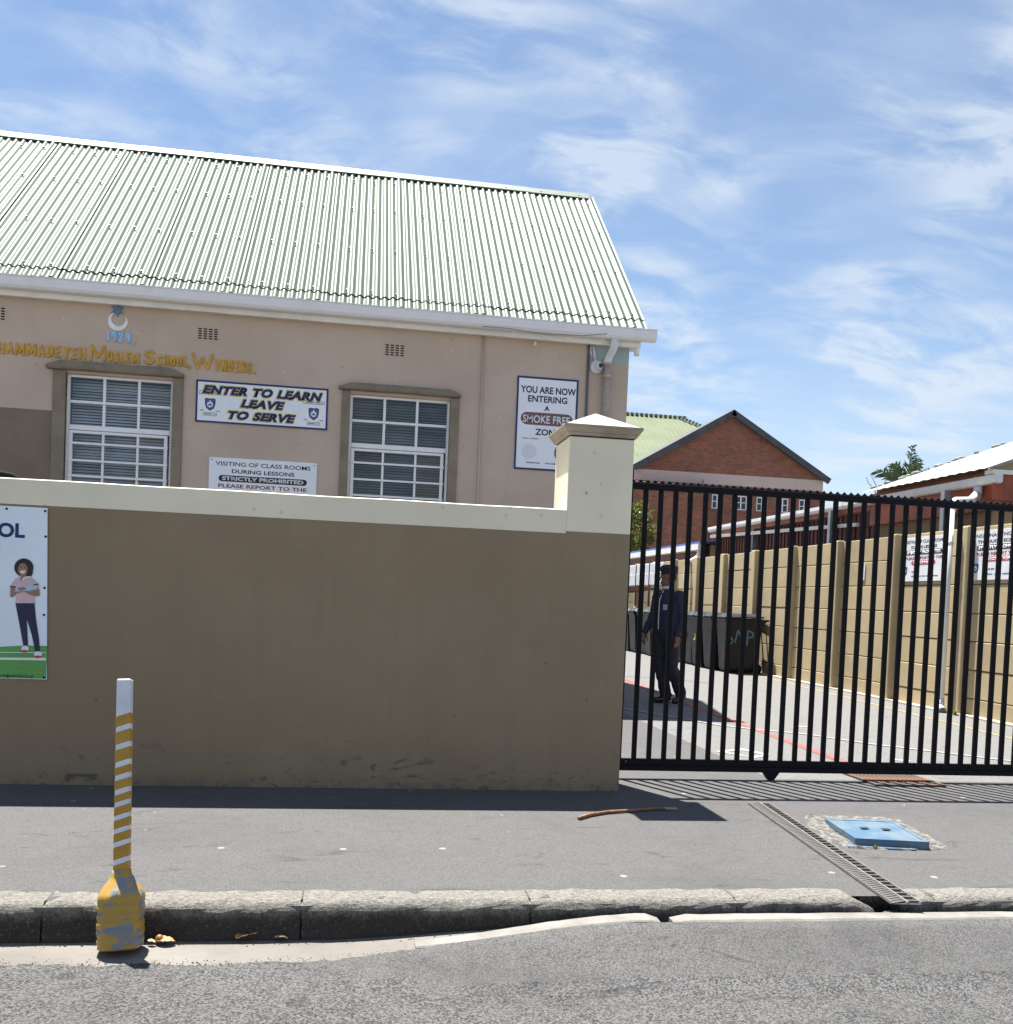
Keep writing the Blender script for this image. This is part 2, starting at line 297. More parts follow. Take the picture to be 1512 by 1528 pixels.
t = NT('rusty_iron'); c = t.mix(t.rng(t.noise(4, 4), .5, .62), (.085, .07, .062), (.20, .075, .035)); t.color(c); t.rough(.85); t.bump(t.noise(30, 4), .3, .004); M['rust'] = t.m
M['linered'] = simple('worn_red_line', (.30, .075, .07), .85, .2, 14)
M['linewhite'] = simple('worn_white_line', (.32, .32, .31), .85, .25, 14)
M['lineyellow'] = simple('worn_yellow_line', (.30, .215, .09), .85, .25, 14)
M['skin'] = simple('brown_skin', (.17, .075, .045), .5, .1, 15)
M['jacket'] = simple('navy_jacket_cloth', (.014, .016, .045), .75, .2, 12, .2, 180)
M['trousers'] = simple('dark_trouser_cloth', (.014, .016, .024), .8, .2, 12, .2, 180)
M['capcloth'] = simple('navy_cap_cloth', (.010, .012, .030), .8, .2, 12)
M['shoe'] = simple('black_shoe_leather', (.012, .012, .012), .35, .2, 12)
M['shirt'] = simple('pale_shirt_cloth', (.55, .56, .58), .8, .06, 12)
M['tee'] = simple('grey_tee_cloth', (.20, .22, .26), .8, .1, 12)
M['badge'] = simple('grey_badge', (.36, .36, .34), .6, .4, 60)
M['hair'] = simple('black_hair', (.012, .010, .010), .7)
M['eye'] = simple('eye_white', (.6, .58, .55), .3)
M['cctv'] = simple('white_camera_plastic', (.66, .67, .70), .35, .04)
M['lens'] = simple('dark_lens', (.006, .006, .008), .1)
M['weed'] = leafmat('weed_leaves', (.10, .14, .02), (.24, .24, .05), .3)

# ------------------------------------------------------------------ mesh helpers
class MB:
    def __init__(s): s.v = []; s.f = []; s.mi = []
    def quad(s, a, b, c, d, mi=0):
        i = len(s.v); s.v += [tuple(a), tuple(b), tuple(c), tuple(d)]; s.f.append((i, i+1, i+2, i+3)); s.mi.append(mi)
    def poly(s, pts, mi=0):
        i = len(s.v); s.v += [tuple(p) for p in pts]; s.f.append(tuple(range(i, i+len(pts)))); s.mi.append(mi)
    def box(s, x0, x1, y0, y1, z0, z1, mi=0):
        i = len(s.v)
        s.v += [(x0, y0, z0), (x1, y0, z0), (x1, y1, z0), (x0, y1, z0), (x0, y0, z1), (x1, y0, z1), (x1, y1, z1), (x0, y1, z1)]
        for f in ((0, 3, 2, 1), (4, 5, 6, 7), (0, 1, 5, 4), (1, 2, 6, 5), (2, 3, 7, 6), (3, 0, 4, 7)): s.f.append(tuple(i+k for k in f)); s.mi.append(mi)
    def hexa(s, b, tp, mi=0):
        i = len(s.v); s.v += [tuple(p) for p in b] + [tuple(p) for p in tp]
        for f in ((0, 3, 2, 1), (4, 5, 6, 7), (0, 1, 5, 4), (1, 2, 6, 5), (2, 3, 7, 6), (3, 0, 4, 7)): s.f.append(tuple(i+k for k in f)); s.mi.append(mi)
    def prism(s, pts, vec, mi=0):            # polygon swept by a vector
        n = len(pts); i = len(s.v); vec = Vector(vec)
        s.v += [tuple(p) for p in pts] + [tuple(Vector(p)+vec) for p in pts]
        s.f.append(tuple(i+k for k in reversed(range(n)))); s.mi.append(mi); s.f.append(tuple(i+n+k for k in range(n))); s.mi.append(mi)
        for k in range(n): s.f.append((i+k, i+(k+1) % n, i+n+(k+1) % n, i+n+k)); s.mi.append(mi)
    def tube(s, pts, radii, seg=10, mi=0, flat=1., side=None, caps=True):
        pts = [Vector(p) for p in pts]; n = len(pts); i0 = len(s.v)
        if isinstance(radii, (int, float)): radii = [radii]*n
        prev = None
        for k, p in enumerate(pts):
            d = (pts[min(k+1, n-1)] - pts[max(k-1, 0)]).normalized()
            ref = Vector(side) if side is not None else (prev if prev is not None else (Vector((0, 0, 1)) if abs(d.z) < .9 else Vector((1, 0, 0))))
            u = (ref - d*ref.dot(d)).normalized(); v = d.cross(u); prev = u
            for j in range(seg):
                a = 2*math.pi*j/seg; s.v.append(tuple(p + u*(radii[k]*math.cos(a)) + v*(radii[k]*flat*math.sin(a))))
        for k in range(n-1):
            for j in range(seg):
                a = i0+k*seg+j; b = i0+k*seg+(j+1) % seg; s.f.append((a, b, b+seg, a+seg)); s.mi.append(mi)
        if caps:
            s.f.append(tuple(i0+j for j in reversed(range(seg)))); s.mi.append(mi)
            s.f.append(tuple(i0+(n-1)*seg+j for j in range(seg))); s.mi.append(mi)
    def ell(s, c, r, seg=16, rings=10, mi=0, rot=None):
        i0 = len(s.v); c = Vector(c)
        for k in range(rings+1):
            th = math.pi*k/rings
            for j in range(seg):
                a = 2*math.pi*j/seg; p = Vector((r[0]*math.sin(th)*math.cos(a), r[1]*math.sin(th)*math.sin(a), r[2]*math.cos(th)))
                if rot: p = rot @ p
                s.v.append(tuple(c+p))
        for k in range(rings):
            for j in range(seg):
                a = i0+k*seg+j; b = i0+k*seg+(j+1) % seg; s.f.append((a, a+seg, b+seg, b)); s.mi.append(mi)
    def mesh(s, name, mats, smooth=False):
        me = D.meshes.new(name); me.from_pydata(s.v, [], s.f)
        for m in (mats if isinstance(mats, (list, tuple)) else [mats]): me.materials.append(m)
        if any(s.mi): me.polygons.foreach_set('material_index', s.mi)
        if smooth: me.polygons.foreach_set('use_smooth', [True]*len(me.polygons))
        bm = bmesh.new(); bm.from_mesh(me); bmesh.ops.remove_doubles(bm, verts=bm.verts, dist=1e-5); bmesh.ops.recalc_face_normals(bm, faces=bm.faces); bm.to_mesh(me); bm.free()
        me.update(); return me
    def build(s, name, mats, parent=None, smooth=False, bevel=0, loc=None):
        o = D.objects.new(name, s.mesh(name, mats, smooth)); COL.objects.link(o)
        if parent: o.parent = parent
        if loc is not None: o.location = loc
        if bevel:
            b = o.modifiers.new('bevel', 'BEVEL'); b.width = bevel; b.segments = 2; b.limit_method = 'ANGLE'; b.angle_limit = rad(40)
        return o
def tag(o, label, cat, group=None):
    o['label'] = label; o['category'] = cat
    if group: o['group'] = group
    return o
def thing(name, label, cat, loc=(0, 0, 0), rz=0, group=None):
    o = D.objects.new(name, None); COL.objects.link(o); o.location = loc; o.rotation_euler = (0, 0, rz); o.empty_display_size = .2
    return tag(o, label, cat, group)
def struct(o): o['kind'] = 'structure'; return o
def inst(src, name, parent, loc=None, rot=None, sc=None):
    o = D.objects.new(name, src.data); COL.objects.link(o); o.parent = parent
    for md in src.modifiers:
        if md.type == 'BEVEL':
            b = o.modifiers.new('bevel', 'BEVEL'); b.width = md.width; b.segments = 2; b.limit_method = 'ANGLE'; b.angle_limit = md.angle_limit
    if loc is not None: o.location = loc
    if rot is not None: o.rotation_euler = rot
    if sc is not None: o.scale = sc
    return o
def text_mesh(s, w=None, h=1, bold=.0, shear=0, ext=.0012, space=1.):
    cu = D.curves.new('lettering', 'FONT'); cu.body = s; cu.size = 1; cu.offset = bold; cu.shear = shear; cu.extrude = 0; cu.space_character = space; cu.resolution_u = 3
    o = D.objects.new('lettering_source', cu); COL.objects.link(o)
    dg = bpy.context.evaluated_depsgraph_get(); me = D.meshes.new_from_object(o.evaluated_get(dg)); D.objects.remove(o); D.curves.remove(cu)
    xs = [v.co.x for v in me.vertices]; ys = [v.co.y for v in me.vertices]
    x0, x1, y0, y1 = min(xs), max(xs), min(ys), max(ys); sy = h/(y1-y0); sx = (w/(x1-x0)) if w else sy
    for v in me.vertices: v.co = ((v.co.x-(x0+x1)/2)*sx, 0, (v.co.y-y0)*sy)
    bm = bmesh.new(); bm.from_mesh(me)
    fs = list(bm.faces)
    if fs[0].normal.y > 0: bmesh.ops.reverse_faces(bm, faces=fs)
    if ext > 0:
        r = bmesh.ops.extrude_face_region(bm, geom=fs)
        bmesh.ops.translate(bm, vec=(0, -ext, 0), verts=[g for g in r['geom'] if isinstance(g, bmesh.types.BMVert)])
        bmesh.ops.recalc_face_normals(bm, faces=bm.faces)
    bm.to_mesh(me); bm.free(); return me
def text(s, cx, z, w, h, mat, parent, y=-.003, bold=.02, shear=0, ext=.0012, name='lettering', space=1.):
    me = text_mesh(s, w, h, bold, shear, ext, space); me.materials.clear(); me.materials.append(M[mat])
    o = D.objects.new(name, me); COL.objects.link(o); o.location = (cx, y, z)
    if parent: o.parent = parent
    return o
def flat(pts, y, mat, parent, name, th=.0015):
    mb = MB(); mb.prism([(p[0], y, p[1]) for p in pts], (0, -th, 0)); return mb.build(name, M[mat], parent)
def rect(x0, x1, z0, z1): return [(x0, z0), (x1, z0), (x1, z1), (x0, z1)]
def circ(cx, cz, r, n=28, rz=None): return [(cx+r*math.cos(2*math.pi*k/n), cz+(rz or r)*math.sin(2*math.pi*k/n)) for k in range(n)]
def pill(x0, x1, z0, z1, n=8):
    r = (z1-z0)/2; cz = (z0+z1)/2
    return [(x1-r+r*math.cos(a), cz+r*math.sin(a)) for a in [(-.5+k/n)*math.pi for k in range(n+1)]] + [(x0+r+r*math.cos(a), cz+r*math.sin(a)) for a in [(.5+k/n)*math.pi for k in range(n+1)]]
def sstep(a, b, x):
    t = max(0, min(1, (x-a)/(b-a))); return t*t*(3-2*t)

# ------------------------------------------------------------------ setting: ground, road, pavement, yard
mb = MB(); mb.quad((-300, -300, -.3), (300, -300, -.3), (300, 500, -.3), (-300, 500, -.3)); struct(mb.build('ground', M['ground']))
def road_back(x):
    P = [(-30, 3.72), (-1.2, 3.737), (-.5, 3.712), (-.03, 3.735), (.2, 3.775), (.5, 3.80), (.8, 3.80), (30, 3.80)]
    for (a, b), (c, d) in zip(P, P[1:]):
        if x <= c: return b+(d-b)*(x-a)/(c-a)
    return 3.8
def road_z(x, y): return -.148 + .113*sstep(-.15, 1.25, x)*max(0, min(1, (y-3.34)/(3.79-3.34))) + .004*mnoise.noise((x*.8, y*.8, 0))
mb = MB(); xs = [-30, -20, -12, -8, -6] + [-4+.09*k for k in range(25)] + [-1.75+.022*k for k in range(110)] + [.68+.09*k for k in range(55)] + [6, 8, 12, 20, 30]
ts = [0, .35, .6, .75, .82, .86, .89, .91, .93, .94, .95, .96, .97, .98, .985, .99, .995, 1]
grid = []
for x_ in xs:
    yb = road_back(x_) + (.022*mnoise.noise((x_*5, 3, 0)) + .014*mnoise.noise((x_*19, 5, 0)) + .010*mnoise.noise((x_*50, 7, 0)) if x_ < .35 else 0)
    row = [len(mb.v)+k for k in range(len(ts)+1)]
    for t_ in ts:
        y_ = -8+(yb+8)*t_; mb.v.append((x_, y_, road_z(x_, y_)))
    mb.v.append((x_, yb, -.22)); grid.append(row)
for a, b in zip(grid, grid[1:]):
    for k in range(len(ts)):
        v_ = mb.v[a[k]]; mb.f.append((a[k], b[k], b[k+1], a[k+1])); mb.mi.append(1 if v_[1] > 3.36+.02*mnoise.noise((v_[0]*5, 0, 9))+max(0, .35-v_[0])*.6 else 0)
struct(mb.build('road', [M['road'], M['roadpatch']], smooth=True))
mb = MB(); mb.quad((-30, 4.02, 0), (30, 4.02, 0), (30, 6.86, 0), (-30, 6.86, 0)); mb.quad((-30, 6.86, 0), (3.1, 6.86, 0), (3.1, 12.15, 0), (-30, 12.15, 0)); struct(mb.build('pavement', M['pave']))
mb = MB(); mb.box(-30, 30, -10, -8, -.25, -.02); struct(mb.build('opposite_pavement', M['pave']))
yard = MB(); yard.quad((3.1, 6.86, 0), (30, 6.86, 0), (30, 40, 0), (3.1, 40, 0)); yard = struct(yard.build('school_yard', M['yard']))
def line_on_ground(pts, w_, mat, parent, name='painted_line', z=.004):
    mb = MB(); pts = [Vector((p[0], p[1], z)) for p in pts]; lft = []; rgt = []
    for k, p in enumerate(pts):
        d = (pts[min(k+1, len(pts)-1)]-pts[max(0, k-1)]).normalized(); n = Vector((-d.y, d.x, 0))*w_/2; lft.append(p+n); rgt.append(p-n)
    for k in range(len(pts)-1): mb.quad(rgt[k], rgt[k+1], lft[k+1], lft[k])
    return mb.build(name, M[mat], parent)
line_on_ground([(4.9, 22), (4.40, 14.5), (4.217, 10.456), (4.115, 7.67), (4.10, 7.30)], .10, 'linered', yard)
line_on_ground([atz(*p) for p in ((925, 1057), (1000, 1070), (1075, 1083), (1135, 1090), (1200, 1096), (1300, 1111), (1400, 1123), (1512, 1137))], .045, 'linewhite', yard, z=.008)
line_on_ground([atz(*p) for p in ((925, 1009), (990, 1012), (1060, 1020))], .03, 'blackgap', yard, 'yard_joint')
line_on_ground([(7.66, 21), (7.491, 16.41), (7.2, 12.8), (6.924, 9.53), (6.75, 7.4)], .055, 'lineyellow', yard)
mb = MB()
for a, b, c_, d in (((1066, 1121), (1108, 1117), (1108, 1119.5), (1082, 1122)), ((1108, 1117), (1150, 1126), (1139, 1126), (1108, 1119.5)), ((1066, 1121), (1082, 1122), (1122, 1129), (1128, 1131)), ((1122, 1129), (1139, 1126), (1150, 1126), (1128, 1131))):
    mb.poly([tuple(atz(*p, .004)) for p in (a, b, c_, d)])
mb.build('painted_square', M['linewhite'], yard)
for p, q in (((1186, 1084), (1206, 1085)), ((1336, 1134), (1358, 1136)), ((1290, 1098), (1296, 1099))): line_on_ground([atz(*p), atz(*q)], .07, 'linewhite', yard, 'painted_dash')

# kerb: one structure with its stones as parts
kerb = MB(); kerb.box(-30, 2.12, 3.972, 4.10, -.22, -.012); kerb.box(2.43, 30, 3.972, 4.10, -.22, -.012); kerb.box(2.28, 2.43, 4.06, 4.10, -.22, -.012); kerb = struct(kerb.build('kerb', M['kerb']))
def kerb_stone(x0, x1, chip=None):
    L_ = x1-x0; n = max(4, int(L_/.05)); mb = MB(); prof = []
    r = .045; y0, y1, zb, zt = 3.955, 4.118, -.2, .004
    prof = [(y0, zb), (y0+.002, -.09)] + [(y0+.006+r-r*math.cos(a), zt-r+r*math.sin(a)) for a in [k*math.pi/2/6 for k in range(7)]] + [(y1, zt), (y1, zb)]
    i0 = []
    for k in range(n+1):
        x_ = L_*k/n; row = []
        e = min(1, min(x_, L_-x_)/.03); 
        for q, (yy, zz) in enumerate(prof):
            wob = .009*mnoise.noise(((x0+x_)*9, yy*20, zz*20)) + .006*mnoise.noise(((x0+x_)*27, yy*50, zz*50))
            dz = wob if zz > -.1 else 0; dy = wob if yy < 4.1 else 0
            if zz > -.08: dz -= .003*(1-e)**2; dy += .005*(1-e)**2 if yy < 4 else 0
            if chip: dz -= chip(x0+x_, yy, zz)
            row.append(len(mb.v)); mb.v.append((x_, yy+dy, zz+dz))
        i0.append(row)
    for a, b in zip(i0, i0[1:]):
        for q in range(len(prof)-1): mb.f.append((a[q], b[q], b[q+1], a[q+1])); mb.mi.append(0)
    mb.f.append(tuple(i0[0])); mb.mi.append(0); mb.f.append(tuple(reversed(i0[-1]))); mb.mi.append(0)
    return mb.build('kerb_stone', M['kerb'], kerb, smooth=False, loc=(x0, 0, 0))
g = .004
for a, b in ((-4.0, -3.06), (-3.06, -2.1), (-2.1, -1.15), (-1.15, -.17), (-.17, .765), (.765, 1.665)): kerb_stone(a+g, b-g)
kerb_stone(1.665+g, 2.315, lambda x, y, z: .055*sstep(2.20, 2.315, x)*(1 if z > -.1 else 0))
kerb_stone(2.425, 2.60-g, lambda x, y, z: .04*sstep(2.53, 2.425, x)*(1 if z > -.1 else 0))
for a, b in ((2.60, 3.55), (3.55, 4.5)): kerb_stone(a+g, b-g)
mb = MB(); n = 60
for k in range(n):
    a = -30 if k == 0 else -4+4.85*(k-1)/(n-1); b = -4+4.85*k/(n-1)
    za = -.1525+.041*sstep(-.1, .8, a); zb = -.1525+.041*sstep(-.1, .8, b)
    mb.quad((a, 3.60, za), (b, 3.60, zb), (b, 3.98, zb+.006), (a, 3.98, za+.006))
struct(mb.build('gutter', M['sand']))
mb = MB(); mb.quad((.80, 3.78, -.19), (30, 3.78, -.19), (30, 3.98, -.19), (.80, 3.98, -.19)); struct(mb.build('gutter_channel', M['channel']))
edg = MB(); n = 22; rows = []
for k in range(n+1):
    x_ = .28+1.0*k/n; zt = -.128+.098*sstep(.05, 1.25, x_); zt += .003*mnoise.noise((x_*14, 0, 0)); wd = .085-.02*sstep(.8, .28, x_); yo = .025*sstep(.5, 1.28, x_)
    if k == n: zt -= .012; wd -= .02
    rows.append([len(edg.v)+q for q in range(5)])
    edg.v += [(x_, 3.782+yo, -.2), (x_, 3.785+yo, zt-.006), (x_, 3.792+yo, zt), (x_, 3.785+yo+wd, zt+.002), (x_, 3.79+yo+wd, -.2)]
for a, b in zip(rows, rows[1:]):
    for q in range(4): edg.f.append((a[q], b[q], b[q+1], a[q+1])); edg.mi.append(0)
edg.f.append(tuple(rows[0])); edg.mi.append(0); edg.f.append(tuple(reversed(rows[-1]))); edg.mi.append(0)
tag(edg.build('edging_strip', M['edging']), 'sloping end piece of pale concrete edging in the gutter, left of the gap', 'edging strip', 'concrete edging strips along the gutter')
edg = MB(); rows = []; n = 90
for k in range(n+1):
    x_ = 1.335+6.5*k/n; w1 = .004*mnoise.noise((x_*11, 0, 0)); w2 = .005*mnoise.noise((x_*13, 4, 0)); zt = -.030+.003*mnoise.noise((x_*7, 8, 0)); c_ = .012 if k == 0 else 0
    rows.append([len(edg.v)+q for q in range(5)]); edg.v += [(x_, 3.80+w1, -.2), (x_, 3.802+w1, zt-.008-c_), (x_, 3.812+w1, zt-c_), (x_, 3.885+w2, zt-c_), (x_, 3.89+w2, -.2)]
for a, b in zip(rows, rows[1:]):
    for q in range(4): edg.f.append((a[q], b[q], b[q+1], a[q+1])); edg.mi.append(0)
edg.f.append(tuple(rows[0])); edg.mi.append(0); edg.f.append(tuple(reversed(rows[-1]))); edg.mi.append(0)
tag(edg.build('edging_strip', M['edging']), 'long straight pale concrete edging strip beside the kerb, right of the gap', 'edging strip', 'concrete edging strips along the gutter')

grit = MB(); rnd = random.Random(11)
def pebble(x, y, z, r, mi):
    a = rnd.uniform(0, 6.28); P_ = [Vector((x+r*math.cos(a+2.1*k)*rnd.uniform(.7, 1.2), y+r*math.sin(a+2.1*k)*rnd.uniform(.7, 1.2), z)) for k in range(3)]; t_ = Vector((x, y, z+r*rnd.uniform(.5, 1)))
    for k in range(3): grit.poly([P_[k], P_[(k+1) % 3], t_], mi)
for k in range(900):
    x_ = rnd.uniform(-1.6, .55); y_ = road_back(x_)+abs(rnd.gauss(0, .035))-.012; pebble(x_, min(y_, 3.93), -.151+.041*sstep(-.1, .8, x_), rnd.uniform(.002, .0065), rnd.randrange(2))
for k in range(260):
    x_ = rnd.uniform(-1.5, .7); pebble(x_, 3.945-abs(rnd.gauss(0, .02)), -.148+.041*sstep(-.1, .8, x_), rnd.uniform(.002, .008), rnd.randrange(2))
o = grit.build('gutter_grit', [M['road'], M['gritdark']]); o['kind'] = 'stuff'

# ------------------------------------------------------------------ wall with openings
def wall_grid(mb, x0, x1, z0, z1, y, openings, depth, matf=None, xcuts=(), zcuts=()):
    xs = sorted({x0, x1, *xcuts, *[o[0] for o in openings], *[o[1] for o in openings]}); zs = sorted({z0, z1, *zcuts, *[o[2] for o in openings], *[o[3] for o in openings]})
    xs = [v for v in xs if x0 <= v <= x1]; zs = [v for v in zs if z0 <= v <= z1]
    for a, b in zip(xs, xs[1:]):
        for c_, d in zip(zs, zs[1:]):
            mx_, mz_ = (a+b)/2, (c_+d)/2
            if any(o[0] < mx_ < o[1] and o[2] < mz_ < o[3] for o in openings): continue
            mb.quad((a, y, c_), (b, y, c_), (b, y, d), (a, y, d), matf(mx_, mz_) if matf else 0)
    for o in openings:
        a, b, c_, d = o; e = y+depth
        mb.quad((a, y, c_), (a, y, d), (a, e, d), (a, e, c_)); mb.quad((b, y, c_), (b, e, c_), (b, e, d), (b, y, d))
        mb.quad((a, y, d), (b, y, d), (b, e, d), (a, e, d)); mb.quad((a, y, c_), (a, e, c_), (b, e, c_), (b, y, c_))

# ------------------------------------------------------------------ school building
FY = 12.1
school = thing('school_building', 'long beige school building with pale green corrugated roof behind the boundary wall', 'building', (0, FY, 0))
def sp(mb, name, mats, parent=None, **k):       # part of the school: world coordinates shifted to the building's base
    o = mb.build(name, mats, parent or school, **k)
    if parent is None: o.location = (0, -FY, 0)
    return o
W1 = (-3.397, -2.209, 1.85, 3.655); W2 = (-.152, 1.06, 1.85, 3.655)
XR = 3.288
mb = MB(); wall_grid(mb, -9, XR, 0, 4.62, FY, [W1, W2, (-6.2, -5.0, 1.85, 3.655)], .22, lambda x, z: 1 if (x < -3.54 and z < 3.211) else 0, xcuts=(-3.54, 2.78), zcuts=(3.211,))
mb.quad((XR, FY, 0), (XR, 18.4, 0), (XR, 18.4, 4.62), (XR, FY, 4.62)); mb.poly([(XR, FY, 4.62), (XR, 18.4, 4.62), (XR, 15.25, 7.4)])
mb.quad((-9, 18.4, 0), (-9, FY, 0), (-9, FY, 4.62), (-9, 18.4, 4.62)); mb.poly([(-9, 18.4, 4.62), (-9, FY, 4.62), (-9, 15.25, 7.4)]); mb.quad((XR, 18.4, 0), (-9, 18.4, 0), (-9, 18.4, 4.62), (XR, 18.4, 4.62))
sp(mb, 'wall', [M['plaster'], M['dado']])
# roof of corrugated sheets
EY, EZ, RY, RZ = 11.86, 4.665, 15.25, 7.60
sl_len = math.hypot(RY-EY, RZ-EZ); su = Vector((0, (RY-EY)/sl_len, (RZ-EZ)/sl_len)); sn = Vector((0, -su.z, su.y))
SW = .983; PIT = SW/10
def sheet_mesh(s0, s1, lift0, lift1, over=.07):
    mb = MB(); n = int((SW+over)/PIT*10); ns = 3
    for k in range(n+1):
        x_ = (SW+over)*k/n; h = .0125*math.cos(2*math.pi*x_/PIT) + .013*max(0, x_/SW-.75)*4*.9
        for j in range(ns+1):
            s_ = s0+(s1-s0)*j/ns; p = su*s_ + sn*(h+lift0+(lift1-lift0)*j/ns); mb.v.append((x_, p.y, p.z))
    for k in range(n):
        for j in range(ns): a = k*(ns+1)+j; mb.f.append((a, a+ns+1, a+ns+2, a+1)); mb.mi.append(0)
    return mb.mesh('roof_sheet', M['roof'], True)
roof = MB()
roof.quad((-9, EY+.02, EZ-.03), (3.36, EY+.02, EZ-.03), (3.36, RY, RZ-.03), (-9, RY, RZ-.03)); roof.quad((-9, RY, RZ-.03), (3.36, RY, RZ-.03), (3.36, 2*RY-EY, EZ-.03), (-9, 2*RY-EY, EZ-.03))
roof = sp(roof, 'roof', [M['roof']])
up = sheet_mesh(.20, sl_len-.05, .010, .008); low = sheet_mesh(-.02, .42, .0, .0)
back = sheet_mesh(-.02, sl_len-.05, .012, .012)
for k in range(12):
    x0 = 3.362-SW*(k+1)
    for me, dy in ((up, 0), (low, random.uniform(-.004, .004))):
        o = D.objects.new('roof_sheet', me); COL.objects.link(o); o.parent = roof; o.location = (x0, EY, EZ+dy)
    if k == 0:
        o.location = (x0, EY, EZ)
    o = D.objects.new('roof_sheet', back); COL.objects.link(o); o.parent = roof; o.location = (x0+SW, 2*RY-EY, EZ); o.rotation_euler = (0, 0, math.pi)
mb = MB(); e = .012
for s_, step in ((.30, 3), (1.55, 3), (2.95, 3), (4.05, 4)):
    k = 0; x_ = 3.30
    while x_ > -9:
        c_ = Vector((x_, EY, EZ)) + su*(s_+random.uniform(-.02, .02)) + sn*.036; mb.tube([c_-sn*.02, c_], .010, 6); k += 1; x_ -= PIT*(3 if k % 3 else 4)
o = mb.build('roof_screws', M['screw'], roof); o['kind'] = 'stuff'
for sg in (1,):
    mb = MB(); p0 = Vector((0, RY, RZ+.047)); fl = Vector((0, -su.y, -su.z)); a = p0; b = p0+fl*.20+sn*.0; c_ = b+sn*-.02; f2 = Vector((0, su.y, -su.z)); d = p0+f2*.22
    n = 13
    for k in range(n):
        xa, xb = -9+12.375*k/n, -9+12.375*(k+1)/n-.002
        wv = .004*random.uniform(-1, 1); V = lambda p, x_: (x_, p.y, p.z+wv)
        mb.quad(V(b, xa), V(b, xb), V(a, xb), V(a, xa)); mb.quad(V(a, xa), V(a, xb), V(d, xb), V(d, xa)); mb.quad(V(c_, xa), V(c_, xb), V(b, xb), V(b, xa))
    mb.quad((3.375, a.y, a.z), (3.375, b.y, b.z), (3.375, c_.y, c_.z), (3.375, RY, RZ-.02))
    sp(mb, 'ridge_cap', [M['roofdark']])
    mb = MB(); x_ = 3.2
    while x_ > -9:
        q = Vector((x_, RY, RZ+.047))+fl*.13; mb.tube([q-sn*.01, q+sn*.008], .011, 6); x_ -= random.choice((.42, .55, .6))
    o = sp(mb, 'ridge_screws', [M['screw']]); o['kind'] = 'stuff'
# eaves: soffit board, fascia, gutter
mb = MB(); mb.box(-9, 3.40, 11.985, 12.012, 4.455, 4.66); mb.box(-9, 3.38, 12.014, 12.25, 4.468, 4.485); mb.tube([(3.36, 12.01, 4.44), (3.36, 12.01, 4.36)], .035, 8); sp(mb, 'fascia', [M['fascia']])
prof = [(11.98, 4.66), (11.98, 4.55), (11.965, 4.522), (11.93, 4.513), (11.885, 4.522), (11.862, 4.55), (11.852, 4.60), (11.852, 4.642), (11.838, 4.645), (11.838, 4.657), (11.862, 4.657), (11.862, 4.60), (11.875, 4.56), (11.93, 4.53), (11.965, 4.545), (11.968, 4.66)]
mb = MB(); mb.prism([(-9, a, b) for a, b in prof], (12.565, 0, 0)); gut = sp(mb, 'gutter', [M['gutter']])
mb = MB(); mb.poly([(3.560, a, b) for a, b in prof[:9]]); mb.poly([(3.566, a, b) for a, b in prof[:9]]); mb.build('end_cap', M['gutter'], gut)
for px in (10, 138, 295, 325, 640, 797, 906, 950):
    x_ = at(px, 470, 11.85).x; mb = MB()
    for w_ in ((0, .012),) if px not in (950,) else ((0, .012), (.03, .042), (.055, .067)):
        q = [(a-.004 if a < 11.9 else a, b-(.004 if b < 4.53 else 0)) for a, b in prof[1:8]]
        mb.prism([(x_+w_[0], a, b) for a, b in q] + [(x_+w_[0], 11.866, 4.60), (x_+w_[0], 11.93, 4.535), (x_+w_[0], 11.96, 4.56)], (w_[1]-w_[0], 0, 0))
    mb.build('gutter_joint', M['gutter'], gut)
# downpipe with swan neck
dx, dz = at(914, 508, 12.0).x, 0
mb = MB(); dn = []
P = [(3.045, 11.92, 4.53), (3.045, 11.92, 4.44), (3.035, 11.95, 4.39), (3.01, 12.02, 4.32), (3.0, 12.035, 4.28), (3.0, 12.035, 4.24)]
mb.tube(P, .05, 14, side=(1, 0, 0), flat=.8); dpo = sp(mb, 'downpipe_neck', [M['downwhite']], smooth=True)
mb = MB(); mb.tube([(3.0, 12.035, 4.235), (3.0, 12.035, 0)], .047, 14); mb.tube([(3.0, 12.035, 4.10), (3.0, 12.035, 4.06)], .055, 14); mb.tube([(3.0, 12.035, 4.24), (3.0, 12.035, 4.22)], .052, 14); sp(mb, 'downpipe', [M['downpipe']], smooth=True)
mb = MB(); mb.tube([(1.44, 12.08, 4.46), (1.445, 12.08, 0)], .013, 8); sp(mb, 'thin_pipe', [M['plaster']], smooth=True)
mb = MB(); mb.tube([(2.762, 12.082, 4.46), (2.772, 12.082, 0)], .016, 8); sp(mb, 'conduit', [M['conduit']], smooth=True)
mb = MB(); mb.box(2.06, 2.095, 12.07, 12.098, 4.40, 4.45); sp(mb, 'bracket', [M['fascia']])
pts = [at(px, py, 11.845) for px, py in ((720, 487), (760, 490), (795, 496), (830, 499), (870, 501), (906, 498))]; mb = MB(); mb.tube([p+Vector((0, -.004, 0)) for p in pts], .004, 6); sp(mb, 'cable', [M['conduit']])
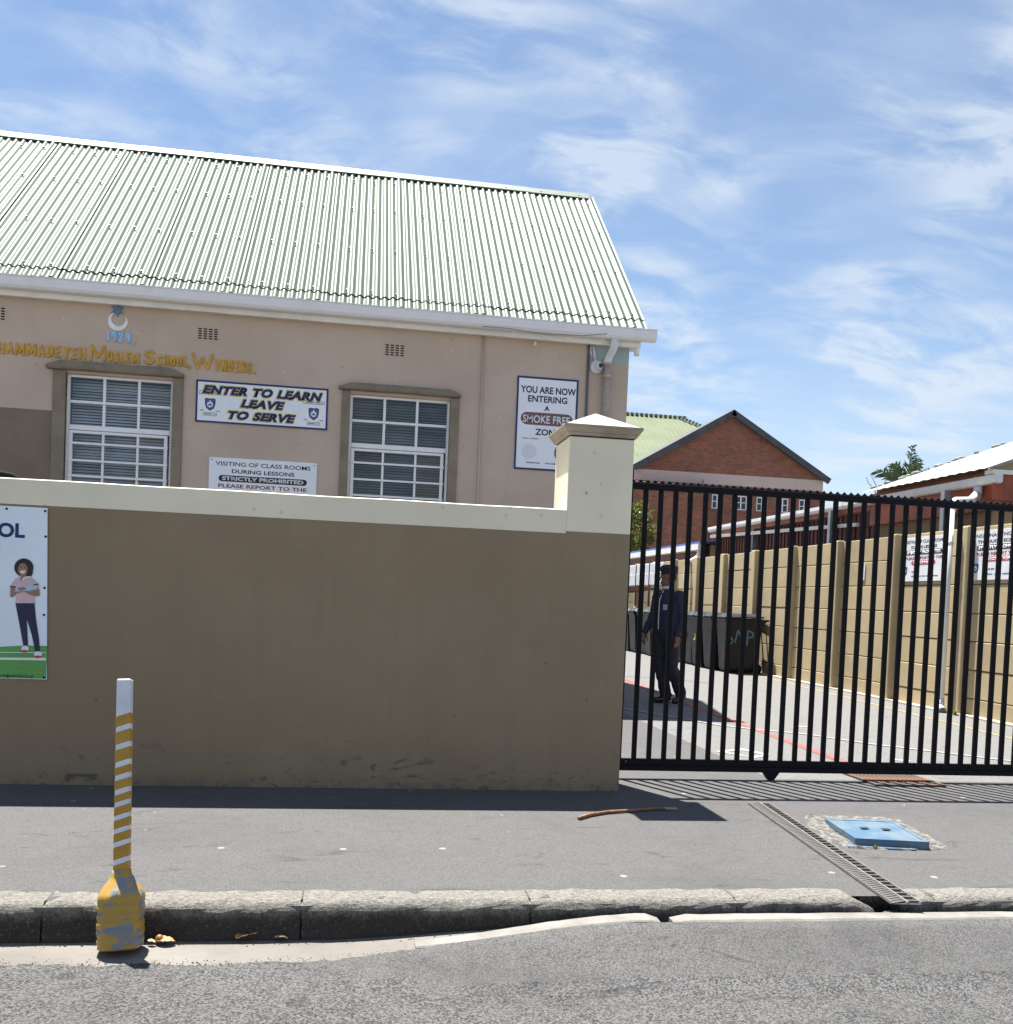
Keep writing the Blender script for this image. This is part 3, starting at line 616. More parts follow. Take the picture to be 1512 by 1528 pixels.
# windows
def window(op, blindmat, rows_, seed):
    a, b, c_, d = op; rnd = random.Random(seed); y0 = FY+.05; mb = MB(); fw = .03
    cols = [a, a+.345*(b-a), a+.672*(b-a), b]; zmid = 3.045
    mb.box(a, a+fw, y0, y0+.05, c_, d); mb.box(b-fw, b, y0, y0+.05, c_, d); mb.box(a+fw, b-fw, y0, y0+.05, d-fw, d); mb.box(a+fw, b-fw, y0-.006, y0+.05, zmid-.028, zmid+.028); mb.box(a+fw, b-fw, y0, y0+.05, c_, c_+.03)
    for x_ in cols[1:3]: mb.box(x_-.0155, x_+.0155, y0+.004, y0+.04, zmid+.028, d-fw)
    zs_up = [3.343]; zs_lo = rows_
    for z_ in zs_up: mb.box(a+fw, b-fw, y0-.008, y0+.046, z_-.0145, z_+.0145)
    # lower opening sash
    la, lb, lt = a+.055, b-.075, zmid-.055
    mb.box(la-.022, la+.016, y0-.012, y0+.04, c_+.03, lt+.016); mb.box(lb-.016, lb+.022, y0-.012, y0+.04, c_+.03, lt+.016); mb.box(la+.016, lb-.016, y0-.012, y0+.04, lt-.012, lt+.016)
    for x_ in cols[1:3]: mb.box(x_-.0135, x_+.0135, y0, y0+.036, c_+.03, lt-.012)
    for z_ in zs_lo: mb.box(la-.03, lb+.03, y0-.02, y0-.004, z_-.0125, z_+.0125)
    wo = sp(mb, 'window', [M['winframe']], bevel=.003)
    def pane(x0, x1, z0, z1):
        m2 = MB(); t_ = rnd.uniform(-.006, .006); t2 = rnd.uniform(-.004, .004); m2.quad((x0, y0+.02+t_, z0), (x1, y0+.02+t2, z0), (x1, y0+.02-t_, z1), (x0, y0+.02-t2, z1)); m2.build('pane', M['glass'], wo)
    cs = [a+fw, cols[1], cols[2], b-fw]
    for i in range(3):
        for z0, z1 in ((zmid+.028, 3.343), (3.343, d-fw)): pane(cs[i], cs[i+1], z0, z1)
        zz = [c_+.03] + sorted(zs_lo) + [lt-.012]
        for z0, z1 in zip(zz, zz[1:]): pane(max(cs[i], la+.016), min(cs[i+1], lb-.016), z0, z1)
    m2 = MB(); z_ = d-.05
    while z_ > c_:
        tilt = .012+rnd.uniform(-.003, .003); sag = rnd.uniform(-.003, .003)
        m2.quad((a+.02, FY+.17, z_-tilt), (b-.02, FY+.17, z_-tilt+sag), (b-.02, FY+.188, z_+tilt+sag), (a+.02, FY+.188, z_+tilt)); z_ -= .034
    bo = m2.build('blind', M[blindmat], wo); bo['kind'] = 'stuff'
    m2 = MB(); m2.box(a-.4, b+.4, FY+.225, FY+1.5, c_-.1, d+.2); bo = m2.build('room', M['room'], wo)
    return wo
window(W1, 'blind', [2.862, 2.662, 2.482, 2.2], 1); window(W2, 'blind2', [2.837, 2.636, 2.442, 2.2], 2); window((-6.2, -5.0, 1.85, 3.655), 'blind', [2.86, 2.66, 2.48, 2.2], 3)
def surround(op, lx0, lx1, zl, zt, wl, wr, sk):
    mb = MB(); a, b, c_, d = op; rnd = random.Random(sk); n = 10
    for x0, x1 in ((a-wl, a), (b, b+wr)): mb = MB(); mb.box(x0, x1, FY-.03, FY+.04, 1.8, d+.03); sp(mb, 'window_surround', [M['surround']], bevel=.008)
    mb = MB(); rows = []
    for k in range(n+1):
        f = k/n; x_ = lx0+(lx1-lx0)*f; zb = zl+.01*mnoise.noise((x_*3, sk, 0)); z2 = zt+.014*mnoise.noise((x_*4, sk+5, 0)) - (.06 if k in (0, n) else .0)
        rows.append([len(mb.v)+q for q in range(5)]); mb.v += [(x_, FY+.06, zb), (x_, FY-.075, zb), (x_, FY-.095, zb+.035), (x_, FY-.06, z2), (x_, FY+.06, z2+.01)]
    for p, q in zip(rows, rows[1:]):
        for j in range(5): mb.f.append((p[j], q[j], q[(j+1) % 5], p[(j+1) % 5])); mb.mi.append(0)
    mb.f.append(tuple(reversed(rows[0]))); mb.mi.append(0); mb.f.append(tuple(rows[-1])); mb.mi.append(0)
    sp(mb, 'window_lintel', [M['surround']], bevel=.01)
surround(W1, -3.606, -2.083, 3.685, 3.79, .142, .118, 1); surround(W2, -.293, 1.186, 3.69, 3.78, .098, .112, 2); surround((-6.2, -5.0, 1.85, 3.655), -6.4, -4.8, 3.685, 3.79, .14, .12, 3)
# air vents: brick sized grids of slots
for xa, xb, za, zb in ((-1.952, -1.711, 4.160, 4.297), (.238, .480, 4.140, 4.283), (-4.31, -4.07, 4.195, 4.345)):
    mb = MB(); mb.box(xa-.012, xb+.012, FY-.004, FY+.01, za-.012, zb+.012); v = sp(mb, 'air_vent', [M['plaster']])
    sm = MB(); cw = (xb-xa)/4; rh = (zb-za)/5; sm.box(0, cw*.68, 0, .004, 0, rh*.55); sm = sm.mesh('slot', M['blackgap'])
    for i in range(4):
        for j in range(5):
            o = D.objects.new('slot', sm); COL.objects.link(o); o.parent = v; o.location = (xa+cw*i+cw*.16, FY-.0065, za+rh*j+rh*.2)
# painted relief lettering and emblem
GL = {'H': ([(0, 0), (0, 1)], [(1, 0), (1, 1)], [(0, .52), (1, .48)]), 'A': ([(0, 0), (.48, 1), (1, 0)], [(.2, .36), (.8, .36)]), 'M': ([(0, 0), (.06, 1), (.5, .22), (.94, 1), (1, 0)],),
 'D': ([(0, 0), (0, 1), (.55, .97), (.95, .72), (1, .4), (.7, .07), (0, 0)],), 'E': ([(1, 1), (0, .98), (0, 0), (1, .02)], [(0, .5), (.8, .5)]), 'Y': ([(0, 1), (.5, .48), (1, 1)], [(.5, .48), (.46, 0)]),
 'O': ([(.5, 1), (.12, .85), (0, .5), (.12, .13), (.5, 0), (.88, .13), (1, .5), (.88, .85), (.5, 1)],), 'S': ([(.98, .86), (.6, 1), (.18, .92), (.06, .7), (.3, .54), (.72, .44), (.95, .26), (.75, .05), (.4, 0), (0, .12)],),
 'L': ([(0, 1), (0, .02), (1, 0)],), 'C': ([(.98, .84), (.6, 1), (.15, .86), (0, .5), (.15, .13), (.6, 0), (.98, .14)],), 'W': ([(0, 1), (.25, 0), (.5, .7), (.76, 0), (1, 1)],), 'N': ([(0, 0), (.03, 1), (.96, 0), (1, 1)],),
 'B': ([(0, 0), (0, 1), (.7, .97), (.85, .76), (.65, .54), (0, .52)], [(.6, .53), (.98, .32), (.8, .05), (0, 0)]), 'R': ([(0, 0), (0, 1), (.75, .97), (.92, .74), (.7, .52), (0, .48)], [(.45, .5), (1, 0)]),
 'G': ([(.95, .86), (.55, 1), (.12, .85), (0, .5), (.14, .13), (.55, 0), (.97, .14), (1, .46), (.6, .46)],), '1': ([(.35, .86), (.6, 1), (.6, 0)],), '9': ([(.95, .62), (.6, .48), (.1, .6), (.08, .88), (.5, 1), (.92, .88), (.95, .5), (.8, 0)],),
 '2': ([(.05, .8), (.35, 1), (.85, .92), (.92, .66), (.05, .02), (1, 0)],), '.': ([(0, 0), (1, 0)],), ',': ([(.6, 1), (0, 0)],)}
def glyph(ch, x0, x1, z0, z1, mat, t_):
    mb = MB(); q = 0; h = t_/2
    for pl in GL[ch]:
        P_ = [Vector((x0+h+(x1-x0-2*h)*a, 0, z0+h+(z1-z0-2*h)*b)) for a, b in pl]
        for a, b in zip(P_, P_[1:]):
            d = (b-a).normalized() if (b-a).length > 1e-6 else Vector((1, 0, 0)); n = Vector((-d.z, 0, d.x))*h; a2, b2 = a-d*h*.8, b+d*h*.8; y_ = -.016-.0004*q; q += 1; n2 = n*.72
            mb.hexa([a2-n+Vector((0, .003, 0)), b2-n+Vector((0, .003, 0)), b2+n+Vector((0, .003, 0)), a2+n+Vector((0, .003, 0))], [a2+d*h*.25-n2+Vector((0, y_, 0)), b2-d*h*.25-n2+Vector((0, y_, 0)), b2-d*h*.25+n2+Vector((0, y_, 0)), a2+d*h*.25+n2+Vector((0, y_, 0))])
    return mb.build('letter', M[mat], school)
WID = {'M': 1.35, 'W': 1.35, 'L': .85, 'E': .85, 'S': .9, '1': .6}
def wl(word, x0, x1, z0, z1, mat, t_=.030, gap=.14, tilt=0.):
    ws = [WID.get(c_, 1) for c_ in word]; tot = sum(ws)+gap*(len(word)-1); u = (x1-x0)/tot; x_ = x0; rnd = random.Random(word)
    for c_, w2 in zip(word, ws): dz = rnd.uniform(-.005, .005); glyph(c_, x_, x_+w2*u, z0+dz, z1+dz+rnd.uniform(-.005, .005), mat, t_); x_ += (w2+gap)*u
wl('HAMMADEYEH', -4.15, -3.185, 3.812, 3.955, 'gold'); wl('M', -3.150, -2.965, 3.810, 4.0, 'gold', .034); wl('OSLEM', -2.955, -2.590, 3.815, 3.945, 'gold')
wl('S', -2.548, -2.415, 3.812, 3.985, 'gold', .034); wl('CHOOL', -2.400, -2.045, 3.815, 3.945, 'gold'); wl(',', -2.045, -2.005, 3.785, 3.835, 'gold', .022)
wl('W', -2.01, -1.755, 3.803, 4.0, 'gold', .034); wl('YNBERG', -1.745, -1.31, 3.80, 3.945, 'gold'); wl('.', -1.295, -1.265, 3.80, 3.826, 'gold')
wl('1929', -2.970, -2.695, 4.045, 4.178, 'blue', .034, .12); wl('.', -2.685, -2.645, 4.043, 4.068, 'blue', .025)
mb = MB(); cxm, czm = -2.845, 4.285; outer = [(cxm+.108*math.cos(a), czm+.108*math.sin(a)) for a in [rad(70-k*320/24-0) for k in range(25)]]
inner = [(cxm+.008+.082*math.cos(a), czm+.030+.082*math.sin(a)) for a in [rad(52-(24-k)*284/24) for k in range(25)]]
m_ = 24
for k in range(m_):
    a, b, c_, d = outer[k], outer[k+1], inner[m_-k-1], inner[m_-k]
    mb.hexa([(p[0], FY, p[1]) for p in (a, b, c_, d)], [(p[0], FY-.02, p[1]) for p in (a, b, c_, d)])
sp(mb, 'crescent_emblem', [M['moon']])
mb = MB(); sx, sz = -2.853, 4.415; pts = []
for k in range(12): r = .075 if k % 2 == 0 else .036; a = rad(90+30*k); pts.append((sx+r*math.cos(a), FY-.001, sz+r*math.sin(a)))
mb.prism(pts, (0, -.022, 0)); sp(mb, 'star_emblem', [M['star']])

# security camera on the wall
cc = at(890, 548, FY-.01)
cct = thing('security_camera', 'round white security camera on the wall beside the downpipe', 'security camera', (cc.x, FY, cc.z))
mb = MB(); mb.tube([(0, -.0, 0), (0, -.035, 0), (0, -.055, 0)], [.085, .082, .06], 24); mb.build('base', M['cctv'], cct, smooth=False, bevel=.004)
mb = MB(); mb.ell((.02, -.065, .005), (.055, .055, .055), 18, 12); mb.build('eyeball', M['cctv'], cct, smooth=True)
dd = Vector((.25, -1, -.05)).normalized(); mb = MB(); mb.tube([Vector((.02, -.065, .005))+dd*.045, Vector((.02, -.065, .005))+dd*.06], .028, 16); mb.build('lens', M['lens'], cct)
mb = MB(); mb.tube([(-.02, -.02, .08), (-.035, -.02, .16), (-.05, -.02, .25)], .018, 8); mb.tube([(-.065, -.01, .12), (-.085, -.012, .2), (-.075, -.012, .27)], .014, 8); mb.build('cable_loop', M['cctv'], cct, smooth=True)

# ------------------------------------------------------------------ boundary wall
BY = 6.325
bwall = thing('boundary_wall', 'low brown painted boundary wall with cream top band and capped end pillar', 'wall', (0, BY, 0))
PX0, PX1, BD = 1.345, 1.782, .44
def bp(mb, name, mats, **k):
    o = mb.build(name, mats, bwall, **k); o.location = (0, -BY, 0); return o
mb = MB(); mb.box(-9, PX0, BY, BY+.23, 0, 1.700); mb.box(PX0, PX1, BY, BY+BD, 0, 1.712); bp(mb, 'wall_base', [M['brown']])
mb = MB(); rows = []; n = 60
for k in range(n+1):
    x_ = -9+(PX0+9)*k/n; zt = 1.857+.0035*mnoise.noise((x_*2, 0, 0)); rows.append([len(mb.v)+q for q in range(5)])
    mb.v += [(x_, BY-.002, 1.700), (x_, BY-.002, zt-.006), (x_, BY+.005, zt), (x_, BY+.235, zt), (x_, BY+.235, 1.700)]
for p, q in zip(rows, rows[1:]):
    for j in range(5): mb.f.append((p[j], q[j], q[(j+1) % 5], p[(j+1) % 5])); mb.mi.append(0)
mb.f.append(tuple(rows[0])); mb.mi.append(0); mb.f.append(tuple(rows[-1])); mb.mi.append(0)
bp(mb, 'cream_band', [M['cream']])
mb = MB(); mb.box(PX0, PX1, BY-.0015, BY+BD, 1.712, 2.335); bp(mb, 'pillar', [M['cream']], bevel=.006)
mb = MB(); o_ = .045
def ring(e, z): return [(PX0-e, BY-e, z), (PX1+e, BY-e, z), (PX1+e, BY+BD+e, z), (PX0-e, BY+BD+e, z)]
mb.box(PX0+.004, PX1-.004, BY+.004, BY+BD-.004, 2.335, 2.343); bp(mb, 'mortar_joint', [M['blackgap']])
mb = MB(); mb.hexa(ring(.012, 2.343), ring(.022, 2.362)); mb.hexa(ring(.024, 2.363), ring(.048, 2.398)); bp(mb, 'cap_moulding', [M['capdark']], bevel=.002)
mb = MB(); mb.hexa(ring(.05, 2.399), ring(.046, 2.410)); r4 = ring(.030, 2.413); r5 = ring(.046, 2.4105)
apex = ((PX0+PX1)/2, BY+BD/2, 2.535)
for k in range(4): mb.quad(r5[k], r5[(k+1) % 4], r4[(k+1) % 4], r4[k]); mb.poly([r4[k], r4[(k+1) % 4], apex])
bp(mb, 'pillar_cap', [M['cap']], bevel=.004)
# black cable lying over the wall
pts = [at(px, py, 6.6) for px, py in ((-60, 712), (-30, 708), (0, 708), (18, 711), (32, 718), (40, 728))]; mb = MB(); mb.tube(pts, [.03, .028, .026, .022, .016, .008], 8); tag(mb.build('black_cable', M['black'], smooth=True), 'black cable drooping over the cream wall top at far left', 'cable')

# poster on the wall
def P2(px, py): p = at(px, py, BY-.006); return (p.x, p.z)
pc = lambda x, y: P2(x/5.092, 740+y/5.092)
poster = thing('school_poster', 'printed school poster of a smiling girl on green grass, fixed to the brown wall', 'poster', (0, BY-.006, 0))
tr_, br_ = pc(362, 92), pc(357, 1395)
flat([(-3.3, br_[1]), (br_[0], br_[1]), (tr_[0], tr_[1]), (-3.3, tr_[1])], 0, 'posterbg', poster, 'board', .003)
Y1 = -.0035
gz0, gz1 = pc(0, 1140)[1], pc(0, 1245)[1]
flat([(-3.29, br_[1]+.004), (br_[0]-.004, br_[1]+.004), (br_[0]-.003, pc(355, 1140)[1]), pc(200, 1136), pc(0, 1146), (-3.29, pc(0, 1150)[1])], Y1, 'grassp', poster, 'grass_print')
flat([(-3.28, pc(0, 1245)[1]), (-3.28, pc(0, 1228)[1]), pc(0, 1228), pc(352, 1230), pc(352, 1250), pc(0, 1244)], Y1-.002, 'whitep', poster, 'track_line')
flat([pc(0, 1186), pc(352, 1188), pc(352, 1193), pc(0, 1191)], Y1-.002, 'whitep', poster, 'track_line')
flat([pc(0, 1318), pc(352, 1344), pc(352, 1349), pc(0, 1323)], Y1-.002, 'grassp2', poster, 'track_line')
Lr, Lb, Lt = pc(190, 322), pc(190, 322)[1], pc(150, 208)[1]
text('SCHOOL', Lr[0]-.235, Lb, .47, Lt-Lb, 'navy', poster, y=Y1, bold=.035)
text('7', pc(3, 0)[0], pc(0, 422)[1], .016, .024, 'blackp', poster, y=Y1, bold=.0, shear=.3)
text('www.extramarks.co.za', (pc(-30, 0)[0]+pc(290, 0)[0])/2, pc(0, 1374)[1], pc(290, 0)[0]-pc(-30, 0)[0], .021, 'urlp', poster, y=Y1-.002, bold=.01, shear=.2)
def pp(pts, y, mat, name): return flat([pc(*p) for p in pts], y, mat, poster, name, .0008)
def pe(cx_, cy_, rx, ry, y, mat, name): return flat([pc(cx_+rx*math.cos(a), cy_-ry*math.sin(a)) for a in [2*math.pi*k/20 for k in range(20)]], y, mat, poster, name, .0008)
y = Y1-.003
pp([(120, 815), (265, 815), (275, 930), (298, 1080), (307, 1182), (270, 1180), (245, 1060), (206, 930), (212, 1060), (216, 1138), (180, 1138), (150, 970)], y, 'jeansp', 'leggings_print')
pe(193, 1158, 28, 22, y, 'whitep', 'shoe_print'); pe(190, 1180, 24, 10, y-.001, 'brightred', 'shoe_print'); pe(292, 1202, 30, 22, y, 'whitep', 'shoe_print'); pe(290, 1222, 26, 10, y-.001, 'brightred', 'shoe_print')
pp([(112, 640), (150, 612), (225, 608), (295, 665), (300, 700), (262, 700), (268, 815), (122, 815), (128, 720), (82, 700), (85, 680)], y, 'pinkp', 'shirt_print')
pp([(84, 692), (122, 695), (108, 735), (150, 705), (230, 725), (275, 700), (300, 705), (306, 755), (285, 764), (240, 755), (185, 728), (128, 742), (100, 772), (80, 765)], y-.001, 'skinp', 'arm_print')
pp([(82, 684), (124, 688), (122, 696), (82, 694)], y-.0022, 'jeansp', 'sleeve_print'); pp([(255, 672), (296, 668), (296, 676), (258, 680)], y-.0022, 'jeansp', 'sleeve_print')
pp([(122, 690), (285, 668), (282, 712), (235, 718), (130, 728)], y-.0015, 'tabletp', 'tablet_print'); pp([(136, 700), (180, 690), (205, 705), (190, 716), (150, 722)], y-.0024, 'skinp', 'hand_print')
pe(184, 545, 73, 70, y, 'hairp', 'hair_print'); pe(215, 575, 38, 45, y-.0001, 'hairp', 'hair_print'); pe(177, 560, 36, 50, y-.0012, 'skinp', 'face_print'); pp([(158, 600), (205, 590), (200, 618), (170, 640)], y-.0011, 'skinp', 'neck_print')
pp([(155, 570), (200, 566), (190, 588), (165, 590)], y-.0022, 'whitep', 'smile_print'); pe(163, 542, 6, 4, y-.0022, 'hairp', 'eye_print'); pe(194, 540, 6, 4, y-.0022, 'hairp', 'eye_print')
pp([(132, 628), (170, 632), (200, 612), (235, 610), (232, 622), (205, 622), (170, 646)], y-.0023, 'whitep', 'collar_print'); pp([(150, 628), (172, 632), (168, 645)], y-.003, 'hairp', 'collar_print')
rv = MB(); rv.tube([(0, 0, 0), (0, -.003, 0)], .007, 10); rv = rv.mesh('rivet', M['black'])
for p in ((52, 98), (345, 116), (349, 309), (340, 699), (336, 904), (342, 1240), (336, 1379), (62, 1374)):
    o = D.objects.new('rivet', rv); COL.objects.link(o); o.parent = poster; q = pc(*p); o.location = (q[0], -.0035, q[1])

# ------------------------------------------------------------------ signs
def crest(parent, cx_, cz, h, y=-.0035):
    w_ = h*.86
    sh = [(-.5, .42), (-.3, .5), (0, .46), (.3, .5), (.5, .42), (.47, .0), (.36, -.3), (0, -.52), (-.36, -.3), (-.47, 0)]
    flat([(cx_+a*w_, cz+b*h) for a, b in sh], y, 'blackp', parent, 'crest')
    flat([(cx_+a*w_*.86, cz+b*h*.86) for a, b in sh], y-.0022, 'crest', parent, 'crest_field')
    flat(circ(cx_, cz-.02*h, h*.24), y-.0044, 'paleblue', parent, 'crest_centre'); flat(rect(cx_-.05*w_, cx_+.05*w_, cz+.12*h, cz+.34*h), y-.0046, 'whitep', parent, 'crest_flame')
    flat([(cx_-.16*w_, cz-.14*h), (cx_, cz-.08*h), (cx_+.16*w_, cz-.14*h), (cx_+.16*w_, cz-.02*h), (cx_, cz+.04*h), (cx_-.16*w_, cz-.02*h)], y-.0066, 'crest', parent, 'crest_book')
def microtext(parent, x0, x1, z, h, mat, n, y=-.0035, seed=0):
    rnd = random.Random(seed); mb = MB(); x_ = x0
    while x_ < x1:
        w_ = h*rnd.uniform(.25, .8); 
        if rnd.random() > .14: mb.box(x_, min(x_+w_, x1), y-.001, y, z+rnd.uniform(0, .2)*h, z+h*rnd.uniform(.7, 1))
        x_ += w_+h*.25
    o = mb.build('small_print', M[mat], parent); return o
def frame(parent, w, h, b, mat, y=-.0032):
    mb = MB(); mb.box(-w/2, w/2, y-.002, y, h-b, h); mb.box(-w/2, w/2, y-.002, y, 0, b); mb.box(-w/2, -w/2+b, y-.002, y, b, h-b); mb.box(w/2-b, w/2, y-.002, y, b, h-b); return mb.build('border', M[mat], parent)
def corner_screws(parent, w, h, m=.03):
    s = MB(); s.tube([(0, 0, 0), (0, -.003, 0)], .008, 8); s = s.mesh('screw', M['conduit'])
    for a in (-w/2+m, w/2-m):
        for b in (m, h-m): o = D.objects.new('screw', s); COL.objects.link(o); o.parent = parent; o.location = (a, -.0035, b)
SY = FY-.012
# motto banner
w_, h_ = 1.534, .496
s1 = thing('motto_sign', 'blue bordered white sign reading ENTER TO LEARN LEAVE TO SERVE between the windows', 'sign', (-1.179, SY, 3.190))
mb = MB(); mb.box(-w_/2, w_/2, -.003, .008, 0, h_); mb.build('board', M['white'], s1); frame(s1, w_, h_, .022, 'navy')
for s, x0, x1, z0, z1 in (('ENTER TO LEARN', .048, .957, .655, .86), ('LEAVE', .335, .672, .385, .58), ('TO SERVE', .245, .757, .09, .29)):
    cx_ = ((x0+x1)/2-.5)*w_; ww = (x1-x0)*w_; zz = z0*h_+.012; hh = (z1-z0)*h_
    text(s, cx_-.004, zz-.012, ww+.026, hh+.024, 'yellowp', s1, y=-.0034, bold=.10, shear=.28, space=1.12, name='lettering_outline')
    text(s, cx_, zz, ww, hh, 'navy', s1, y=-.0062, bold=.058, shear=.28, space=1.12)
for fx in (.108, .892):
    cx_ = (fx-.5)*w_; dz = .03 if fx < .5 else 0; crest(s1, cx_, .185+dz, .145)
    for a, b, c_, d in ((-.125, .125, .30, .34), (-.078, .078, .052, .09)):
        mb = MB(); c_ += dz; d += dz
        mb.box(cx_+a, cx_+b, -.0045, -.0032, d-.004, d); mb.box(cx_+a, cx_+b, -.0045, -.0032, c_, c_+.004); mb.box(cx_+a, cx_+a+.004, -.0045, -.0032, c_+.004, d-.004); mb.box(cx_+b-.004, cx_+b, -.0045, -.0032, c_+.004, d-.004)
        mb.build('ribbon_box', M['navytext'], s1)
    microtext(s1, cx_-.11, cx_+.11, .311+dz, .018, 'navytext', 0, seed=4); microtext(s1, cx_-.06, cx_+.06, .062+dz, .018, 'navytext', 0, seed=5)
    microtext(s1, cx_-.115, cx_-.075, .105+dz, .014, 'navytext', 0, seed=6); microtext(s1, cx_+.075, cx_+.115, .105+dz, .014, 'navytext', 0, seed=7)
# visitor notices (same design three times)
def notice(root, w, h, l1, l2, board, first_w=.88):
    mb = MB(); mb.box(-w/2, w/2, -.003, .008, 0, h); mb.build('board', M[board], root, bevel=.002); k = h/.70
    Z = lambda f: h*(1-f)
    text(l1, 0, Z(.135), first_w*w, .070*h, 'blackp', root, y=-.0034, bold=.009); text(l2, 0, Z(.255), .58*w if l2.startswith('D') else .80*w, .066*h, 'blackp', root, y=-.0034, bold=.02)
    flat(pill(-.41*w, .41*w, Z(.40), Z(.295)), -.0032, 'blackp', root, 'black_pill'); text('STRICTLY PROHIBITED', 0, Z(.381), .755*w, .069*h, 'whitep', root, y=-.0050, bold=.045)
    text('PLEASE REPORT TO THE', 0, Z(.505), .82*w, .066*h, 'redp', root, y=-.0034, bold=.02)
    a, b = Z(.63), Z(.535); m = (a+b)/2; q = .03*w
    flat([(-.28*w, m), (-.28*w+q, a), (.28*w-q, a), (.28*w, m), (.28*w-q, b), (-.28*w+q, b)], -.0032, 'brightred', root, 'red_arrow'); text('RECEPTION', 0, Z(.612), .43*w, .060*h, 'whitep', root, y=-.0050, bold=.03)
    crest(root, -.41*w, Z(.76), .20*h); microtext(root, -.26*w, -.08*w, Z(.80), .035*h, 'navy', 0, seed=8); microtext(root, -.26*w, .34*w, Z(.90), .035*h, 'crest', 0, seed=9); corner_screws(root, w, h)
vgroup = 'white visitor notices of one design'
s2 = thing('visitor_notice', 'white visitor notice below the motto sign, its lower half hidden by the boundary wall', 'sign', (-1.143, SY, 2.09), 0, vgroup); notice(s2, 1.255, .70, 'VISITING OF CLASS ROOMS', 'DURING LESSONS', 'white')
# smoke free sign
w_, h_ = .776, 1.15; s3 = thing('smoke_free_sign', 'tall blue bordered sign reading YOU ARE NOW ENTERING A SMOKE FREE ZONE', 'sign', (2.264, SY, 2.871), rad(0))
mb = MB(); mb.box(-w_/2, w_/2, -.003, .008, 0, h_); mb.build('board', M['white'], s3); frame(s3, w_, h_, .024, 'navy'); Z = lambda f: h_*(1-f)
text('YOU ARE NOW', .01, Z(.175), .90*w_, .075*h_, 'navytext', s3, y=-.0034, bold=.025); text('ENTERING', .005, Z(.270), .64*w_, .070*h_, 'navytext', s3, y=-.0034, bold=.025); text('A', 0, Z(.357), .085*w_, .052*h_, 'navytext', s3, y=-.0034, bold=.03)
flat(pill(-.42*w_, .43*w_, Z(.515), Z(.38)), -.0032, 'maroon', s3, 'maroon_pill'); text('SMOKE FREE', .0, Z(.497), .79*w_, .095*h_, 'blackp', s3, y=-.0050, bold=.06, name='lettering_outline'); text('SMOKE FREE', .0, Z(.495), .775*w_, .088*h_, 'whitep', s3, y=-.0068, bold=.03)
text('ZONE', .02, Z(.622), .40*w_, .068*h_, 'navytext', s3, y=-.0034, bold=.025); microtext(s3, -.38*w_, -.12*w_, Z(.668), .014, 'navytext', 0, seed=12); flat(circ(-.26*w_, Z(.80), .095), -.0032, 'paleblue', s3, 'pale_disc')
mb = MB(); cx_, cz = .30*w_, Z(.80)
for k in range(28):
    a, b = 2*math.pi*k/28, 2*math.pi*(k+1)/28; q = [(cx_+r*math.cos(t_), cz+r*math.sin(t_)) for r, t_ in ((.095, a), (.095, b), (.118, b), (.118, a))]; mb.hexa([(p[0], -.0032, p[1]) for p in q], [(p[0], -.0048, p[1]) for p in q])
mb.box(cx_-.01, cx_+.01, -.0046, -.0034, cz-.096, cz+.096); mb.build('ban_ring', M['maroon'], s3); microtext(s3, -.30*w_, .35*w_, Z(.93), .02, 'navytext', 0, seed=14)

# ------------------------------------------------------------------ sliding gate
GY = 6.80
gate = thing('sliding_gate', 'black steel sliding gate with thin upright bars across the yard entrance', 'gate', (1.6, GY, 0))
GX0, GX1 = 1.60, 7.50
def gp(mb, name, mats='blackmetal', **k):
    o = mb.build(name, M[mats], gate, **k); o.location = (-1.6, -GY, 0); return o
mb = MB(); mb.box(GX0, GX1, GY-.025, GY+.025, 2.072, 2.118); gp(mb, 'top_rail', bevel=.004)
mb = MB(); pit = .0535; x_ = GX0; pts = [(GX1, 2.119), (GX0, 2.119)]; up_ = []
while x_ < GX1-pit:
    for k in range(6): a = math.pi*k/6; up_.append((x_+pit*k/6, 2.144-.019*math.sin(a)))
    x_ += pit
up_.append((GX1, 2.144))
for a, b in zip(up_, up_[1:]): mb.hexa([(a[0], GY-.004, 2.1185), (b[0], GY-.004, 2.1185), (b[0], GY+.004, 2.1185), (a[0], GY+.004, 2.1185)], [(a[0], GY-.004, a[1]), (b[0], GY-.004, b[1]), (b[0], GY+.004, b[1]), (a[0], GY+.004, a[1])])
gp(mb, 'scalloped_trim')
b0 = MB(); b0.box(-.017, .017, -.0125, .0125, .147, 2.070); b0 = b0.build('bar', M['blackmetal'], gate, bevel=.003); b0.location = (1.905-1.6, 0, 0)
k = 1
while 1.905+.1115*k < GX1-.05:
    inst(b0, 'bar', gate, (1.905+.1115*k-1.6, random.uniform(-.001, .001), 0), (0, random.uniform(-.0012, .0012), 0)); k += 1
mb = MB(); 
x_ = GX0
slots = []
xx_ = 1.905+.1115*.5
cuts = [GX0]
while xx_ < GX1-.1: cuts += [xx_-.005, xx_+.005]; xx_ += .223
cuts.append(GX1)
for a, b in zip(cuts[0::2], cuts[1::2]): mb.box(a, b, GY-.016, GY+.016, .107, .145)
mb.box(GX0, GX1, GY-.0155, GY+.0155, .098, .1068); mb.box(GX0, GX1, GY-.0155, GY+.0155, .1452, .1468)
for a, b in zip(cuts[1::2], cuts[2::2]): mb.box(a, b, GY-.012, GY+.012, .107, .117); mb.box(a, b, GY-.012, GY+.012, .133, .145)
gp(mb, 'slotted_rail')
mb = MB(); mb.box(GX0, GX1, GY-.03, GY+.03, .062, .0975); gp(mb, 'bottom_rail', bevel=.004)
